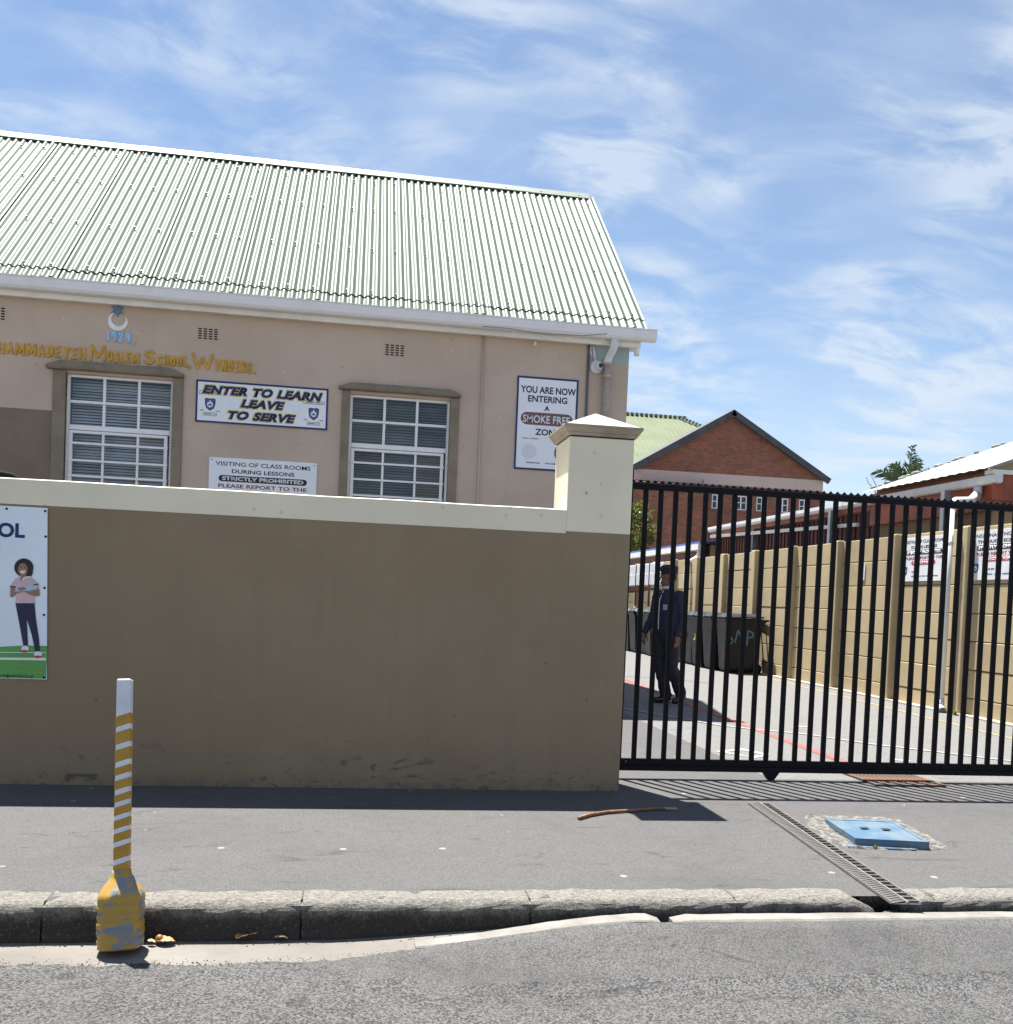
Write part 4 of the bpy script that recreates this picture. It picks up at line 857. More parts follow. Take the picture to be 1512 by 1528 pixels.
for xw in (3.062, 6.6):
    mb = MB(); mb.prism([(xw-.062, GY-.022, .0615), (xw-.022, GY-.022, .006), (xw+.022, GY-.022, .006), (xw+.062, GY-.022, .0615)], (0, .044, 0)); gp(mb, 'wheel_housing')
    mb = MB(); mb.tube([(xw, GY-.012, .032), (xw, GY+.012, .032)], .031, 16); gp(mb, 'wheel', 'black')
# ------------------------------------------------------------------ drain channel across the pavement
A = Vector((2.616, 5.95, 0)); B = Vector((2.410, 3.885, 0)); dv = (B-A); Ld = dv.length; ang = math.atan2(-dv.x, dv.y)  # local +Y runs along the drain
drain = thing('drain_channel', 'narrow pale slotted drain grate crossing the pavement to the kerb', 'drain', tuple(A), 0)
drain.rotation_euler = (0, 0, math.atan2(dv.y, dv.x)-math.pi/2)
mb = MB(); mb.quad((-.062, 0, .0042), (.078, 0, .0042), (.078, Ld, .0042), (-.062, Ld, .0042)); mb.build('slot_shade_sheet', M['gratecell'], drain)  # dark sheet above the pavement, its colour standing in for the trough's shade
mb = MB()
for a, b in ((-.0035, .0035), (-.060, -.056), (.074, .077)): mb.box(a, b, 0, Ld, .004, .016)
mb.build('side_rail', M['grate'], drain)
n = 37; st = Ld/n; b1 = MB(); b1.box(-.056, -.0035, -.0028, .0028, .0044, .0145); b1 = b1.mesh('grate_bar', M['grate']); b2 = MB(); b2.hexa([(.0035, -.010, .0044), (.074, .012, .0044), (.074, .032, .0044), (.0035, .010, .0044)], [(.0035, -.010, .012), (.074, .012, .007), (.074, .032, .007), (.0035, .010, .012)]); b2 = b2.mesh('grate_rib', M['graterib'])
for k in range(n):
    o = D.objects.new('grate_bar', b1); COL.objects.link(o); o.parent = drain; o.location = (0, st*(k+.5), 0)
    for q in range(2):
        o = D.objects.new('grate_rib', b2); COL.objects.link(o); o.parent = drain; o.location = (0, st*(k+.25+.5*q)-.02, 0)
# rubble lump in the kerb gap
mb = MB(); mb.ell((0, 0, 0), (.075, .045, .035), 14, 8)
mb.v = [tuple(Vector(p)*(1+.35*mnoise.noise(Vector(p)*30))) for p in mb.v]; tag(mb.build('rubble_lump', M['mortar'], loc=(2.37, 3.93, -.075)), 'broken concrete lump lying in the kerb gap below the drain', 'rubble')
# rusty grid inside the gate
q = [atz(*p) for p in ((1243, 1152), (1372, 1157), (1398, 1174), (1305, 1172))]; gx0, gx1, gy0, gy1 = 3.80, 4.36, 6.62, 7.30
rg = thing('rusty_grate', 'rusty iron drain grid in the ground under the gate', 'grate', ((gx0+gx1)/2, (gy0+gy1)/2, 0)); hw, hd = (gx1-gx0)/2, (gy1-gy0)/2
mb = MB(); mb.quad((-hw, -hd, .004), (hw, -hd, .004), (hw, hd, .004), (-hw, hd, .004)); mb.build('pit', M['blackgap'], rg)
mb = MB(); mb.box(-hw, hw, -hd, -hd+.03, .005, .016); mb.box(-hw, hw, hd-.03, hd, .005, .016); mb.box(-hw, -hw+.03, -hd+.03, hd-.03, .005, .016); mb.box(hw-.03, hw, -hd+.03, hd-.03, .005, .016); mb.build('frame', M['rust'], rg)
bb = MB(); bb.box(-.010, .010, -hd+.031, hd-.031, .005, .015); bb = bb.mesh('bar', M['rust'])
for k in range(15): o = D.objects.new('bar', bb); COL.objects.link(o); o.parent = rg; o.location = (-hw+.05+k*(2*hw-.1)/14, 0, 0)
# ------------------------------------------------------------------ blue meter cover in its rough mortar bed
cov = thing('meter_cover', 'raised blue painted meter cover set in rough pale mortar', 'meter cover', (2.95, 5.1, 0))
mb = MB(); ringp = [(2.741, 5.578), (2.80, 5.64), (2.90, 5.645), (3.0, 5.61), (3.13, 5.60), (3.265, 5.575), (3.333, 5.517), (3.30, 5.28), (3.27, 5.05), (3.233, 4.851), (3.12, 4.815), (3.01, 4.797), (2.83, 4.815), (2.649, 4.845), (2.61, 5.0), (2.634, 5.152), (2.67, 5.35)]
cen = Vector((2.95, 5.15, 0)); rows = []
for fi, f in enumerate((1.0, .96, .9, .84, .78, .72, .66)):
    row = []
    for k in range(len(ringp)*4):
        i, u = divmod(k, 4); a = Vector((*ringp[i], 0)); b = Vector((*ringp[(i+1) % len(ringp)], 0)); p = cen+(a.lerp(b, u/4)-cen)*f
        hgt = .001 if fi == 0 else .006+.012*abs(mnoise.noise(p*23))+.010*mnoise.noise(p*70)
        if fi == 0: p += (p-cen).normalized()*.03*mnoise.noise(p*14)
        row.append(len(mb.v)); mb.v.append((p.x-2.95, p.y-5.1, max(.001, hgt)))
    rows.append(row)
for a, b in zip(rows, rows[1:]):
    for k in range(len(a)): mb.f.append((a[k], a[(k+1) % len(a)], b[(k+1) % len(a)], b[k])); mb.mi.append(0)
mb.build('mortar_bed', M['mortar'], cov)
Lid = [(2.703, 4.888), (3.091, 4.814), (3.194, 5.364), (2.793, 5.409)]; zt = [.042, .041, .030, .030]
mb = MB(); mb.hexa([(x_-2.95, y_-5.1, .002) for x_, y_ in Lid], [(x_-2.95, y_-5.1, z_) for (x_, y_), z_ in zip(Lid, zt)]); mb.build('lid', M['cover'], cov, bevel=.004)
mb = MB(); c2 = Vector((2.945, 5.12)); 
Li = [(c2+(Vector(p)-c2)*.9) for p in Lid]
for i in range(4):
    a, b, c_, d = Lid[i], Lid[(i+1) % 4], Li[(i+1) % 4], Li[i]; za, zb = zt[i], zt[(i+1) % 4]
    mb.hexa([(a[0]-2.95, a[1]-5.1, za-.003), (b[0]-2.95, b[1]-5.1, zb-.003), (c_[0]-2.95, c_[1]-5.1, zb-.003), (d[0]-2.95, d[1]-5.1, za-.003)], [(a[0]-2.95, a[1]-5.1, za+.004), (b[0]-2.95, b[1]-5.1, zb+.004), (c_[0]-2.95, c_[1]-5.1, zb+.004), (d[0]-2.95, d[1]-5.1, za+.004)])
mb.build('rim', M['cover'], cov, bevel=.0015)
mb = MB(); mb.hexa([(x_-2.95, y_-5.1, .002) for x_, y_ in ((2.648, 4.855), (3.0, 4.795), (3.06, 4.86), (2.66, 4.93))], [(x_-2.95, y_-5.1, .008) for x_, y_ in ((2.648, 4.855), (3.0, 4.795), (3.06, 4.86), (2.66, 4.93))]); mb.build('frame', M['cover'], cov)
for fx, fy in ((.36, .52), (.66, .5)):
    p = Vector(Lid[0]).lerp(Vector(Lid[1]), fx).lerp(Vector(Lid[3]).lerp(Vector(Lid[2]), fx), fy); mb = MB(); mb.box(-.022, .022, -.018, .018, 0, .002); mb.build('key_slot', M['blackgap'], cov, loc=(p.x-2.95, p.y-5.1, .0385+.007*(1-fy*1.0)))
# stick on the pavement
pts = [atz(px, py, .012) for px, py in ((864, 1221), (880, 1216), (905, 1212), (940, 1209.5), (975, 1207), (992, 1206.5))]; st_ = thing('stick', 'crooked brown stick lying on the pavement in front of the pillar', 'stick', tuple(pts[0]-Vector((0, 0, .012))))
mb = MB(); mb.tube([p-st_.location for p in pts], [.011, .013, .011, .0095, .009, .008], 10); mb.build('bark', M['stick'], st_, smooth=True)
mb = MB(); mb.tube([pts[-1]-st_.location, atz(1010, 1207, .012)-st_.location], [.0085, .0085], 10); mb.build('stripped_end', M['stickend'], st_, smooth=True)

# ------------------------------------------------------------------ bollard in a bottle
bol = thing('makeshift_bollard', 'yellow and white striped post standing in a painted plastic bottle by the kerb', 'bollard', (-.833, 3.935, -.150)); BX, BZ = -.833, -.150; LEAN = rad(11); bol.rotation_euler = (-LEAN, rad(-3.1), 0)
def zc(yc):                          # length along the leaning post seen at a height in the photograph
    py = 990+yc/3.395; s_ = .5
    for _ in range(30): s_ = (at(187, py, 3.935-.107*math.cos(LEAN)+s_*math.sin(LEAN)).z-BZ-.107*math.sin(LEAN))/math.cos(LEAN)
    return s_
mb = MB(); hw = .0265; BT = zc(1045); mb.box(-hw, hw, -hw, hw, BT-.01, zc(75)); post = mb.build('post', M['postwhite'], bol, bevel=.006, loc=(0, -.08, 0))
ys_ = [325, 415, 505, 572, 645, 708, 775, 842, 910, 1000]; wh = [21, 22, 22, 21, 21, 19, 18, 18, 19, 21]; e = hw+.0012
def yband(zl0, zh0):                 # sleeve of yellow between two slanted edges, wrapped on all four sides
    mb = MB(); tilt = .016; cs = [(-e, -e), (e, -e), (e, e), (-e, e)]; tl = [0, tilt, 2*tilt, tilt]
    mb.hexa([(c_[0], c_[1], zl0+[-.5, .5, .5, -.5][i]*tilt) for i, c_ in enumerate(cs)], [(c_[0], c_[1], zh0+[-.5, .5, .5, -.5][i]*tilt) for i, c_ in enumerate(cs)])
    mb.build('yellow_band', M['yellowtape'], bol, bevel=.005, loc=(0, -.08, 0))
ztop = zc(255)
for yc, w2 in zip(ys_, wh): yband(zc(yc-w2/2), ztop); ztop = zc(yc+w2/2)
yband(BT-.012, ztop)
mb = MB(); rows = []; seg = 40
def sq(rx, n_=4.0):
    out = []
    for k in range(seg):
        a = 2*math.pi*k/seg; c_, s_ = math.cos(a), math.sin(a); r = (abs(c_)**n_+abs(s_)**n_)**(-1/n_); out.append((r*c_*rx, r*s_*rx))
    return out
lv = [(0, .070), (.006, .080)]
z_ = .012
while z_ < .195: lv += [(z_, .083), (z_+.004, .0805), (z_+.008, .0805), (z_+.013, .083)]; z_ += .031
lv += [(.205, .083), (.215, .080), (.235, .068), (.262, .050), (.285, .036), (.305, .0345)]
kz = BT/.305
for z_, r in lv:
    row = []
    for k, (a, b) in enumerate(sq(r, 3.4 if z_ < .21 else 2.6)):
        p = Vector((a, b, z_)); wv = .003*mnoise.noise(p*40+Vector((1, 2, 3))); f = 1+wv/r*1.3
        if z_ > .21: f *= 1+.05*math.cos(8*2*math.pi*k/seg)
        row.append(len(mb.v)); mb.v.append((a*f*.98, b*f*.96-.08, z_*kz))
    rows.append(row)
for a, b in zip(rows, rows[1:]):
    for k in range(seg): mb.f.append((a[k], a[(k+1) % seg], b[(k+1) % seg], b[k])); mb.mi.append(0)
mb.f.append(tuple(reversed(rows[0]))); mb.mi.append(0); mb.f.append(tuple(rows[-1])); mb.mi.append(0)
mb.build('bottle', M['bottle'], bol, smooth=True)
# leaves in the gutter
def dry_leaf(px, py, s, mat, label, z=-.138, seed=1):
    rnd = random.Random(seed); p = atz(px, py, z); mb = MB(); n = 10; prev = None; rows = []
    for k in range(n+1):
        t_ = k/n; w2 = s*.45*math.sin(math.pi*(.05+.9*t_))**.8; row = []
        for j in (-1, -.5, 0, .5, 1):
            row.append(len(mb.v)); mb.v.append((s*(t_-.5)*1.6, j*w2, .006+.35*w2*j*j+.12*s*math.sin(3*t_+j)+.004*rnd.random()))
        rows.append(row)
    for a, b in zip(rows, rows[1:]):
        for j in range(4): mb.f.append((a[j], b[j], b[j+1], a[j+1])); mb.mi.append(0)
    o = mb.build('dry_leaf', M[mat], smooth=True); o.location = p; o.rotation_euler = (rnd.uniform(-.25, .25), rnd.uniform(-.15, .15), rnd.uniform(-.5, .5)); sd = o.modifiers.new('thickness', 'SOLIDIFY'); sd.thickness = .0015
    return tag(o, label, 'leaf', 'dry leaves in the gutter')
dry_leaf(247, 1407, .045, 'dryleaf', 'curled brown leaf lying just right of the bottle in the gutter', seed=2)
dry_leaf(369, 1401, .062, 'dryleaf', 'large curled orange brown leaf, alone in the gutter', seed=3)
dry_leaf(419, 1402, .034, 'dryleaf2', 'small pale yellow leaf in the gutter, rightmost', seed=4)
dry_leaf(226, 1408, .022, 'dryleaf2', 'tiny pale leaf scrap touching the bottle', seed=5)
p = atz(238, 1401, -.125); mb = MB(); mb.ell((0, 0, 0), (.016, .016, .017), 14, 10); tag(mb.build('seed_pod', M['seed'], smooth=True, loc=p), 'round brown seed pod beside the painted bottle', 'seed pod')
def weed(loc, n, s, label, seed):
    rnd = random.Random(seed); mb = MB()
    for k in range(n):
        a = rnd.uniform(0, 6.28); l = s*rnd.uniform(.5, 1.1); h = s*rnd.uniform(.3, 1); b = Vector((rnd.uniform(-.4, .4)*s, rnd.uniform(-.2, .2)*s, 0)); t_ = b+Vector((math.cos(a)*l*.6, math.sin(a)*l*.5, h)); sd = Vector((-math.sin(a), math.cos(a), 0))*s*.13; m = (b+t_)/2+Vector((0, 0, .1*s)); mb.poly([b, m-sd, t_, m+sd])
    return tag(mb.build('weed', M['weed'], loc=loc), label, 'plant')
weed((1.80, 6.70, 0), 26, .05, 'tuft of yellow green weed at the foot of the pillar', 1); weed(tuple(atz(1305, 1267)), 14, .03, 'tiny green weed beside the blue meter cover', 2)
weed((7.66, 11.55, 0), 22, .07, 'low green weed at the foot of the yard wall by the white downpipe', 3)

# ------------------------------------------------------------------ yard wall of precast panels
wx = lambda y_: 7.835+.019*(y_-10.8)
ywall = thing('precast_wall', 'tan precast concrete panel wall along the right side of the yard', 'wall', (wx(6.9), 6.9, 0), math.atan2(.019, 1)*-1)
HT = 2.44
base = (11.735-6.9); POST = [base+1.79*k for k in range(-2, 12)]
pm = MB(); pm.box(-.06, .06, -.11, .11, 0, HT+.01); pm_ = pm.build('post', M['yardwall'], ywall, bevel=.02); pm_.location = (-.03, POST[0], 0)
for y_ in POST[1:]: inst(pm_, 'post', ywall, (-.03, y_, 0))
hts = [0, .226, .591, .958, 1.317, 1.695, 2.074, 2.436]; src = {}
for a, b in zip(POST, POST[1:]):
    for k in range(7):
        if k not in src:
            mb = MB(); mb.box(0, .05, .09, 1.79-.09, .005, hts[k+1]-hts[k]-.005); o = mb.build('panel', M['yardwall'], ywall, bevel=.009); src[k] = o
        else: o = inst(src[k], 'panel', ywall)
        o.location = (.004*random.uniform(-1, 1), a, hts[k])
mb = MB(); mb.box(.052, .06, POST[0], POST[-1], 0, HT-.03); mb.build('backing', M['blackgap'], ywall)
mb = MB(); mb.box(-.15, .06, POST[0]-.3, POST[-1], 0, .02); mb.build('footing', M['plinth'], ywall)
# notices on the yard wall; local +X runs towards the camera
def on_yard(y_): return wx(y_)-.012
vy = thing('visitor_notice', 'white notice on the yard wall reading VISITING OF CLASS ROOMS, left of the white downpipe', 'sign', (on_yard(12.77), 12.77, 1.752), rad(-90)-.019, vgroup); notice(vy, 1.12, .625, 'VISITING OF CLASS ROOMS', 'DURING LESSONS', 'whiteyard')
vy = thing('visitor_notice', 'white notice on the yard wall reading NO UNAUTHORISED, right of the white downpipe', 'sign', (on_yard(11.07), 11.07, 1.748), rad(-90)-.019, vgroup); notice(vy, 1.14, .625, 'NO UNAUTHORISED', 'THROUGH SCHOOL', 'whiteyard', .86)
sy = thing('small_notice', 'small white notice with two figures on the yard wall panel', 'sign', (on_yard(14.53), 14.53, 1.79), rad(-90)-.019)
mb = MB(); mb.box(-.105, .105, -.003, .008, 0, .255); mb.build('board', M['whiteyard'], sy); flat(rect(-.06, -.03, .13, .18), -.0032, 'navy', sy, 'figure'); flat(circ(-.045, .195, .014), -.0032, 'navy', sy, 'figure'); flat(rect(.025, .05, .11, .16), -.0032, 'conduit', sy, 'figure'); flat(circ(.037, .175, .012), -.0032, 'conduit', sy, 'figure'); microtext(sy, -.08, .08, .05, .018, 'redp', 0, seed=3); microtext(sy, -.08, .08, .225, .012, 'navy', 0, seed=4)
# ------------------------------------------------------------------ outbuilding beyond the yard wall
rz_ = lambda x_: 3.275+.378*(x_-8.32)
ob = thing('outbuilding', 'low outbuilding with white roof, white gutter and red fascia beyond the yard wall', 'building', (8.5, 12.2, 0))
def op_(mb, name, mats, **k):
    o = mb.build(name, mats if isinstance(mats, list) else M[mats], ob, **k); o.location = (-8.5, -12.2, 0); return o
mb = MB(); mb.prism([(8.55, 12.30, 0), (15, 12.30, 0), (15, 12.30, rz_(15)-.03), (8.55, 12.30, rz_(8.55)-.03)], (0, 3.08, 0)); op_(mb, 'wall', 'tanwall')
mb = MB(); mb.prism([(8.40, 12.242, 3.263), (15, 12.242, 3.263), (15, 12.242, rz_(15)-.03), (8.40, 12.242, rz_(8.4)-.03)], (0, .05, 0)); op_(mb, 'gable', 'tangable')
mb = MB(); mb.box(8.475, 8.52, 12.12, 15.42, 2.74, 3.265); mb.box(8.40, 15, 12.10, 12.119, 2.86, 3.205); op_(mb, 'red_fascia', 'redfascia')
mb = MB(); mb.box(8.36, 15, 12.06, 12.24, 3.206, 3.262); op_(mb, 'flashing', 'fascia')
# pitched white roof: ribs drawn as real corrugations
mb = MB(); rz = lambda x_: 3.275+.378*(x_-8.32); ys_ = [12.05+.0555*k for k in range(62)]
for k, y_ in enumerate(ys_):
    for x_ in (8.30, 15): mb.v.append((x_, y_, rz(x_)+.006*math.cos(k*math.pi/2)+.015))
for k in range(len(ys_)-1): mb.f.append((2*k, 2*k+1, 2*k+3, 2*k+2)); mb.mi.append(0)
mb.hexa([(8.30, 12.04, rz(8.3)-.02), (15, 12.04, rz(15)-.02), (15, 12.09, rz(15)-.02), (8.30, 12.09, rz(8.3)-.02)], [(8.30, 12.04, rz(8.3)+.01), (15, 12.04, rz(15)+.01), (15, 12.09, rz(15)+.01), (8.30, 12.09, rz(8.3)+.01)])
op_(mb, 'roof', 'whiteroof', smooth=False)
mb = MB(); rnd = random.Random(5)
for k in range(46):
    x_ = 8.5+6*rnd.random()**1.3; mb.ell((x_, 15.42+rnd.uniform(-.03, .03), rz(x_)+.03), (rnd.uniform(.03, .09), .04, rnd.uniform(.012, .04)), 7, 5)
o = op_(mb, 'lichen_edge', 'whiteroof'); o['kind'] = 'stuff'
g0 = [(8.38, 3.09), (8.38, 3.165), (8.40, 3.165), (8.40, 3.10)]
mb = MB()
gz = lambda y_: 3.19-.0015*(y_-12)
prof = [(8.37, .0), (8.37, -.06), (8.39, -.105), (8.44, -.118), (8.465, -.10), (8.465, 0)]
mb.prism([(a, 12.0, 3.195+b) for a, b in prof], (0, 10.86, 0)); gu = op_(mb, 'gutter', 'downwhite')
for y_ in (12.01, 12.42, 13.9, 16.2, 18.0, 19.6, 21.2):
    mb = MB(); mb.prism([(a-.006, y_, 3.198+b*1.07) for a, b in prof], (0, .05, 0)); mb.build('gutter_bracket', M['downwhite'], gu)
mb = MB(); mb.box(8.47, 14, 15.42, 22.9, 3.17, 3.22); op_(mb, 'flat_roof', 'whiteroof')
mb = MB(); mb.box(8.47, 8.50, 15.42, 22.85, 3.0, 3.165); op_(mb, 'carport_fascia', 'redfascia')
mb = MB(); mb.hexa([(8.44, 15.8, 2.752), (8.50, 15.8, 2.752), (8.50, 22.85, 2.945), (8.44, 22.85, 2.945)], [(8.44, 15.8, 2.815), (8.50, 15.8, 2.815), (8.50, 22.85, 3.02), (8.44, 22.85, 3.02)]); op_(mb, 'white_beam', 'fascia')
mb = MB(); mb.box(8.62, 8.7, 15.42, 22.85, 0, 3.0)
for k in range(46): mb.box(8.60, 8.619, 15.5+.16*k, 15.56+.16*k, 2.4, 2.99)
op_(mb, 'sheet_wall', 'maroonwall')
ps = MB(); ps.box(-.045, .045, -.045, .045, 0, 3.08); ps = ps.build('steel_post', M['steel'], ob); ps.location = (8.37-8.5+.15, 20.37-12.2, 0)
for y_ in (16.53, 13.1): inst(ps, 'steel_post', ob, (8.35-8.5, y_-12.2, 0))
# downpipe coming over the wall
dw = thing('white_downpipe', 'tall white plastic downpipe standing in front of the yard wall', 'downpipe', (7.70, 11.94, 0))
mb = MB(); xo, yo = 7.70, 11.94
T = Vector((8.42-xo, 12.45-yo, 3.08)); mb.tube([T, T+Vector((0, 0, -.10)), T+Vector((-.05, -.03, -.16))], .058, 14); mb.build('outlet', M['downwhite'], dw, smooth=True)
mb = MB(); mb.tube([T+Vector((-.03, -.02, -.12)), T+Vector((-.16, -.08, -.22)), Vector((.13, .10, 2.80)), Vector((.03, .02, 2.74)), Vector((0, 0, 2.66))], .058, 14); mb.build('elbow', M['downwhite'], dw, smooth=True)
mb = MB(); mb.tube([(0, 0, 2.70), (0, 0, .12)], .05, 14); mb.tube([(0, 0, 2.25), (0, 0, 2.20)], .056, 14); mb.tube([(0, 0, .18), (0, 0, .10), (-.015, -.05, .05), (-.03, -.11, .03)], .055, 14); mb.build('pipe', M['downwhite'], dw, smooth=True)
mb = MB(); mb.tube([(-.03, -.112, .03), (-.032, -.118, .028)], .042, 14); mb.build('mouth', M['conduit'], dw)
# lower lean-to further back
lt = thing('lean_to', 'low lean-to with blue sheet and white gutter at the far end of the yard', 'shed', (8.3, 23, 0))
def lp(mb, name, mats, **k): o = mb.build(name, M[mats], lt, **k); o.location = (-8.3, -23, 0); return o
mb = MB(); mb.prism([(8.18, 22.95, 2.80), (8.18, 22.95, 2.66), (8.3, 22.95, 2.64), (8.32, 22.95, 2.80)], (0, 9, 0)); lp(mb, 'gutter', 'downwhite')
mb = MB(); mb.hexa([(8.22, 22.95, 2.81), (12, 22.95, 3.0), (12, 32, 3.0), (8.22, 32, 2.81)], [(8.22, 22.95, 2.86), (12, 22.95, 3.05), (12, 32, 3.05), (8.22, 32, 2.86)]); lp(mb, 'blue_sheet', 'bluesheet')
mb = MB(); mb.box(8.33, 8.37, 22.95, 32, 2.48, 2.79); lp(mb, 'fascia', 'maroonwall')
mb = MB(); mb.box(8.55, 11.9, 23.1, 31.9, 0, 2.8); lp(mb, 'wall', 'tangable')
mb = MB()
for y_ in (24.5, 26.6, 28.7): mb.box(8.40, 8.5, y_, y_+.12, 0, 2.5)
lp(mb, 'timber_post', 'maroonwall')
dw2 = thing('grey_downpipe', 'thin white downpipe with bent neck at the far end of the yard wall', 'downpipe', (wx(23.1)-.10, 23.1, 0)); mb = MB(); mb.tube([(.3, 0, 2.64), (.3, 0, 2.52), (.22, 0, 2.44), (.05, 0, 2.34), (0, 0, 2.26), (0, 0, .3)], .06, 12); mb.build('pipe', M['downwhite'], dw2, smooth=True)
# white boards leaning along the far wall
yb = [(25.05, 26.3), (26.42, 27.7), (27.82, 29.2)]
for i, (a, b) in enumerate(yb):
    t_ = thing('white_board', ['nearest white ribbed board on the far yard wall, by the guard’s cap', 'middle white ribbed board on the far yard wall', 'farthest white ribbed board on the far yard wall, next to the pillar'][i], 'board', (wx(a)-.10, (a+b)/2, 1.82), 0, 'white boards on the far yard wall'); hb = (b-a)/2
    mb = MB(); mb.box(0, .02, -hb, hb, 0, .60)
    for k in range(int(2*hb/.12)): mb.box(-.012, -.001, -hb+.12*k+.02, -hb+.12*k+.075, .02, .58)
    mb.box(-.014, -.001, -hb, hb, .285, .30); mb.build('panel', M['whitep'], t_); mb = MB(); mb.box(-.02, .025, hb-.045, hb, -.6, .60); mb.build('batten', M['maroonwall'], t_)
# ------------------------------------------------------------------ wheelie bins
def make_bin():
    r = thing('wheelie_bin', 'x', 'bin', (0, 0, 0), 0, 'black wheelie bins along the yard wall')
    mb = MB(); lv = [(.03, .26, .30, -.25, .25), (.10, .285, .325, -.27, .27), (.98, .355, .365, -.305, .305), (1.0, .38, .38, -.325, .325), (1.07, .385, .385, -.33, .33)]
    for (z0, f0, b0_, a0, c0), (z1, f1, b1_, a1, c1) in zip(lv, lv[1:]): mb.hexa([(-f0, a0, z0), (b0_, a0, z0), (b0_, c0, z0), (-f0, c0, z0)], [(-f1, a1, z1), (b1_, a1, z1), (b1_, c1, z1), (-f1, c1, z1)])
    mb.build('body', M['bin'], r, bevel=.02)
    mb = MB(); mb.hexa([(-.415, -.34, 1.073), (.39, -.34, 1.085), (.39, .34, 1.085), (-.415, .34, 1.073)], [(-.40, -.33, 1.10), (.38, -.33, 1.125), (.38, .33, 1.125), (-.40, .33, 1.10)]); mb.hexa([(-.33, -.26, 1.1), (.32, -.26, 1.12), (.32, .26, 1.12), (-.33, .26, 1.1)], [(-.27, -.2, 1.15), (.26, -.2, 1.165), (.26, .2, 1.165), (-.27, .2, 1.15)]); mb.box(-.46, -.415, -.12, .12, 1.07, 1.095); mb.build('lid', M['binlid'], r, bevel=.012)
    mb = MB(); mb.tube([(.50, -.26, 1.04), (.50, .26, 1.04)], .018, 10)
    for y_ in (-.24, 0, .24): mb.hexa([(.37, y_-.02, .94), (.39, y_-.02, .94), (.39, y_+.02, .94), (.37, y_+.02, .94)], [(.37, y_-.02, 1.06), (.51, y_-.02, 1.06), (.51, y_+.02, 1.06), (.37, y_+.02, 1.06)])
    mb.build('handle', M['bin'], r)
    for y_ in (-.27, .27):
        mb = MB(); mb.tube([(.30, y_-.025, .10), (.30, y_+.025, .10)], .10, 20); mb.build('wheel', M['black'], r, bevel=.01)
    return r
bin0 = make_bin(); parts0 = list(bin0.children)
ordw = ['nearest black wheelie bin with blue graffiti on its side', 'second nearest black wheelie bin, just behind the graffiti bin', 'black wheelie bin third from the near end of the row', 'black wheelie bin fourth in the row, right of the guard', 'black wheelie bin fifth in the row, half behind the guard', 'black wheelie bin sixth in the row, behind the guard', 'black wheelie bin seventh in the row, behind the guard’s back', 'black wheelie bin eighth in the row, left of the guard', 'black wheelie bin ninth in the row, left of the guard’s hip', 'black wheelie bin tenth in the row, close to the pillar', 'black wheelie bin eleventh in the row, beside the pillar', 'farthest black wheelie bin, mostly hidden by the pillar']
y_ = 18.35; bins = []
for k in range(12):
    if k == 0: r = bin0
    else:
        r = bin0.copy(); COL.objects.link(r)
        for c_ in parts0: q = c_.copy(); COL.objects.link(q); q.parent = r
    r.location = (wx(y_)-.56+random.uniform(-.04, .04), y_, 0); r.rotation_euler = (0, 0, random.uniform(-.06, .06)); r['label'] = ordw[k]; bins.append(r); y_ += random.uniform(.70, .76)
def strokes(parent, lines, y, mat, w2=.02):
    mb = MB()
    for a, b in lines:
        a = Vector((a[0], y, a[1])); b = Vector((b[0], y, b[1])); d = (b-a).normalized(); n = Vector((-d.z, 0, d.x))*w2/2; mb.prism([a-n, b-n, b+n, a+n], (0, -.003, 0))
    return mb.build('graffiti', M[mat], parent)
mbz = strokes(bin0, [((-.17, .60), (-.12, .85)), ((-.12, .85), (-.07, .74)), ((.07, .55), (.08, .84)), ((.08, .84), (.19, .80)), ((.19, .80), (.18, .72)), ((.18, .72), (.08, .70)), ((-.26, .56), (-.21, .64)), ((-.21, .64), (-.26, .70))], -.302, 'binpaint', .028)
for bi, s in ((2, '3'), (3, 'P')):
    me = text_mesh(s, .10, .16, .03); me.materials.clear(); me.materials.append(M['binyellow']); o = D.objects.new('painted_number', me); COL.objects.link(o); o.parent = bins[bi]; o.location = (-.345, 0, .55); o.rotation_euler = (rad(-4), 0, rad(-90))
# ------------------------------------------------------------------ brick house, far roof
HY = 50
bh = thing('brick_house', 'red brick gabled house with dark verges and pink band behind the yard', 'house', (19.4, HY, 0))
def hp(mb, name, mats, parent=None, **k):
    o = mb.build(name, M[mats], parent or bh, **k)
    if parent is None: o.location = (-19.4, -HY, 0)
    return o
wins = [(18.46, 19.06), (19.76, 20.42), (20.95, 21.58), (22.12, 22.76), (23.36, 24.0)]
ops = [(a, b, 6.52, 7.28) for a, b in wins]
mb = MB(); wall_grid(mb, 14.2, 24.66, 0, 7.78, HY, ops, .25); mb.quad((24.66, HY, 0), (24.66, HY+12, 0), (24.66, HY+12, 8.4), (24.66, HY, 8.4)); hp(mb, 'wall', 'brick')
mb = MB(); mb.box(14.2, 24.66, HY-.03, HY+.2, 7.78, 8.36); hp(mb, 'plaster_band', 'pinkband')
mb = MB(); mb.prism([(14.4, HY-.01, 8.36), (24.66, HY-.01, 8.36), (24.66, HY-.01, 8.5), (19.35, HY-.01, 11.55), (14.4, HY-.01, 8.6)], (0, .2, 0)); hp(mb, 'gable', 'brick')
mb = MB(); mb.hexa([(11, HY-1.2, 0), (17.86, HY-1.2, 0), (17.86, HY-.02, 0), (11, HY-.02, 0)], [(11, HY-1.2, 7.55), (17.86, HY-1.2, 7.55), (17.86, HY-.02, 7.75), (11, HY-.02, 7.75)]); hp(mb, 'wing', 'brick')
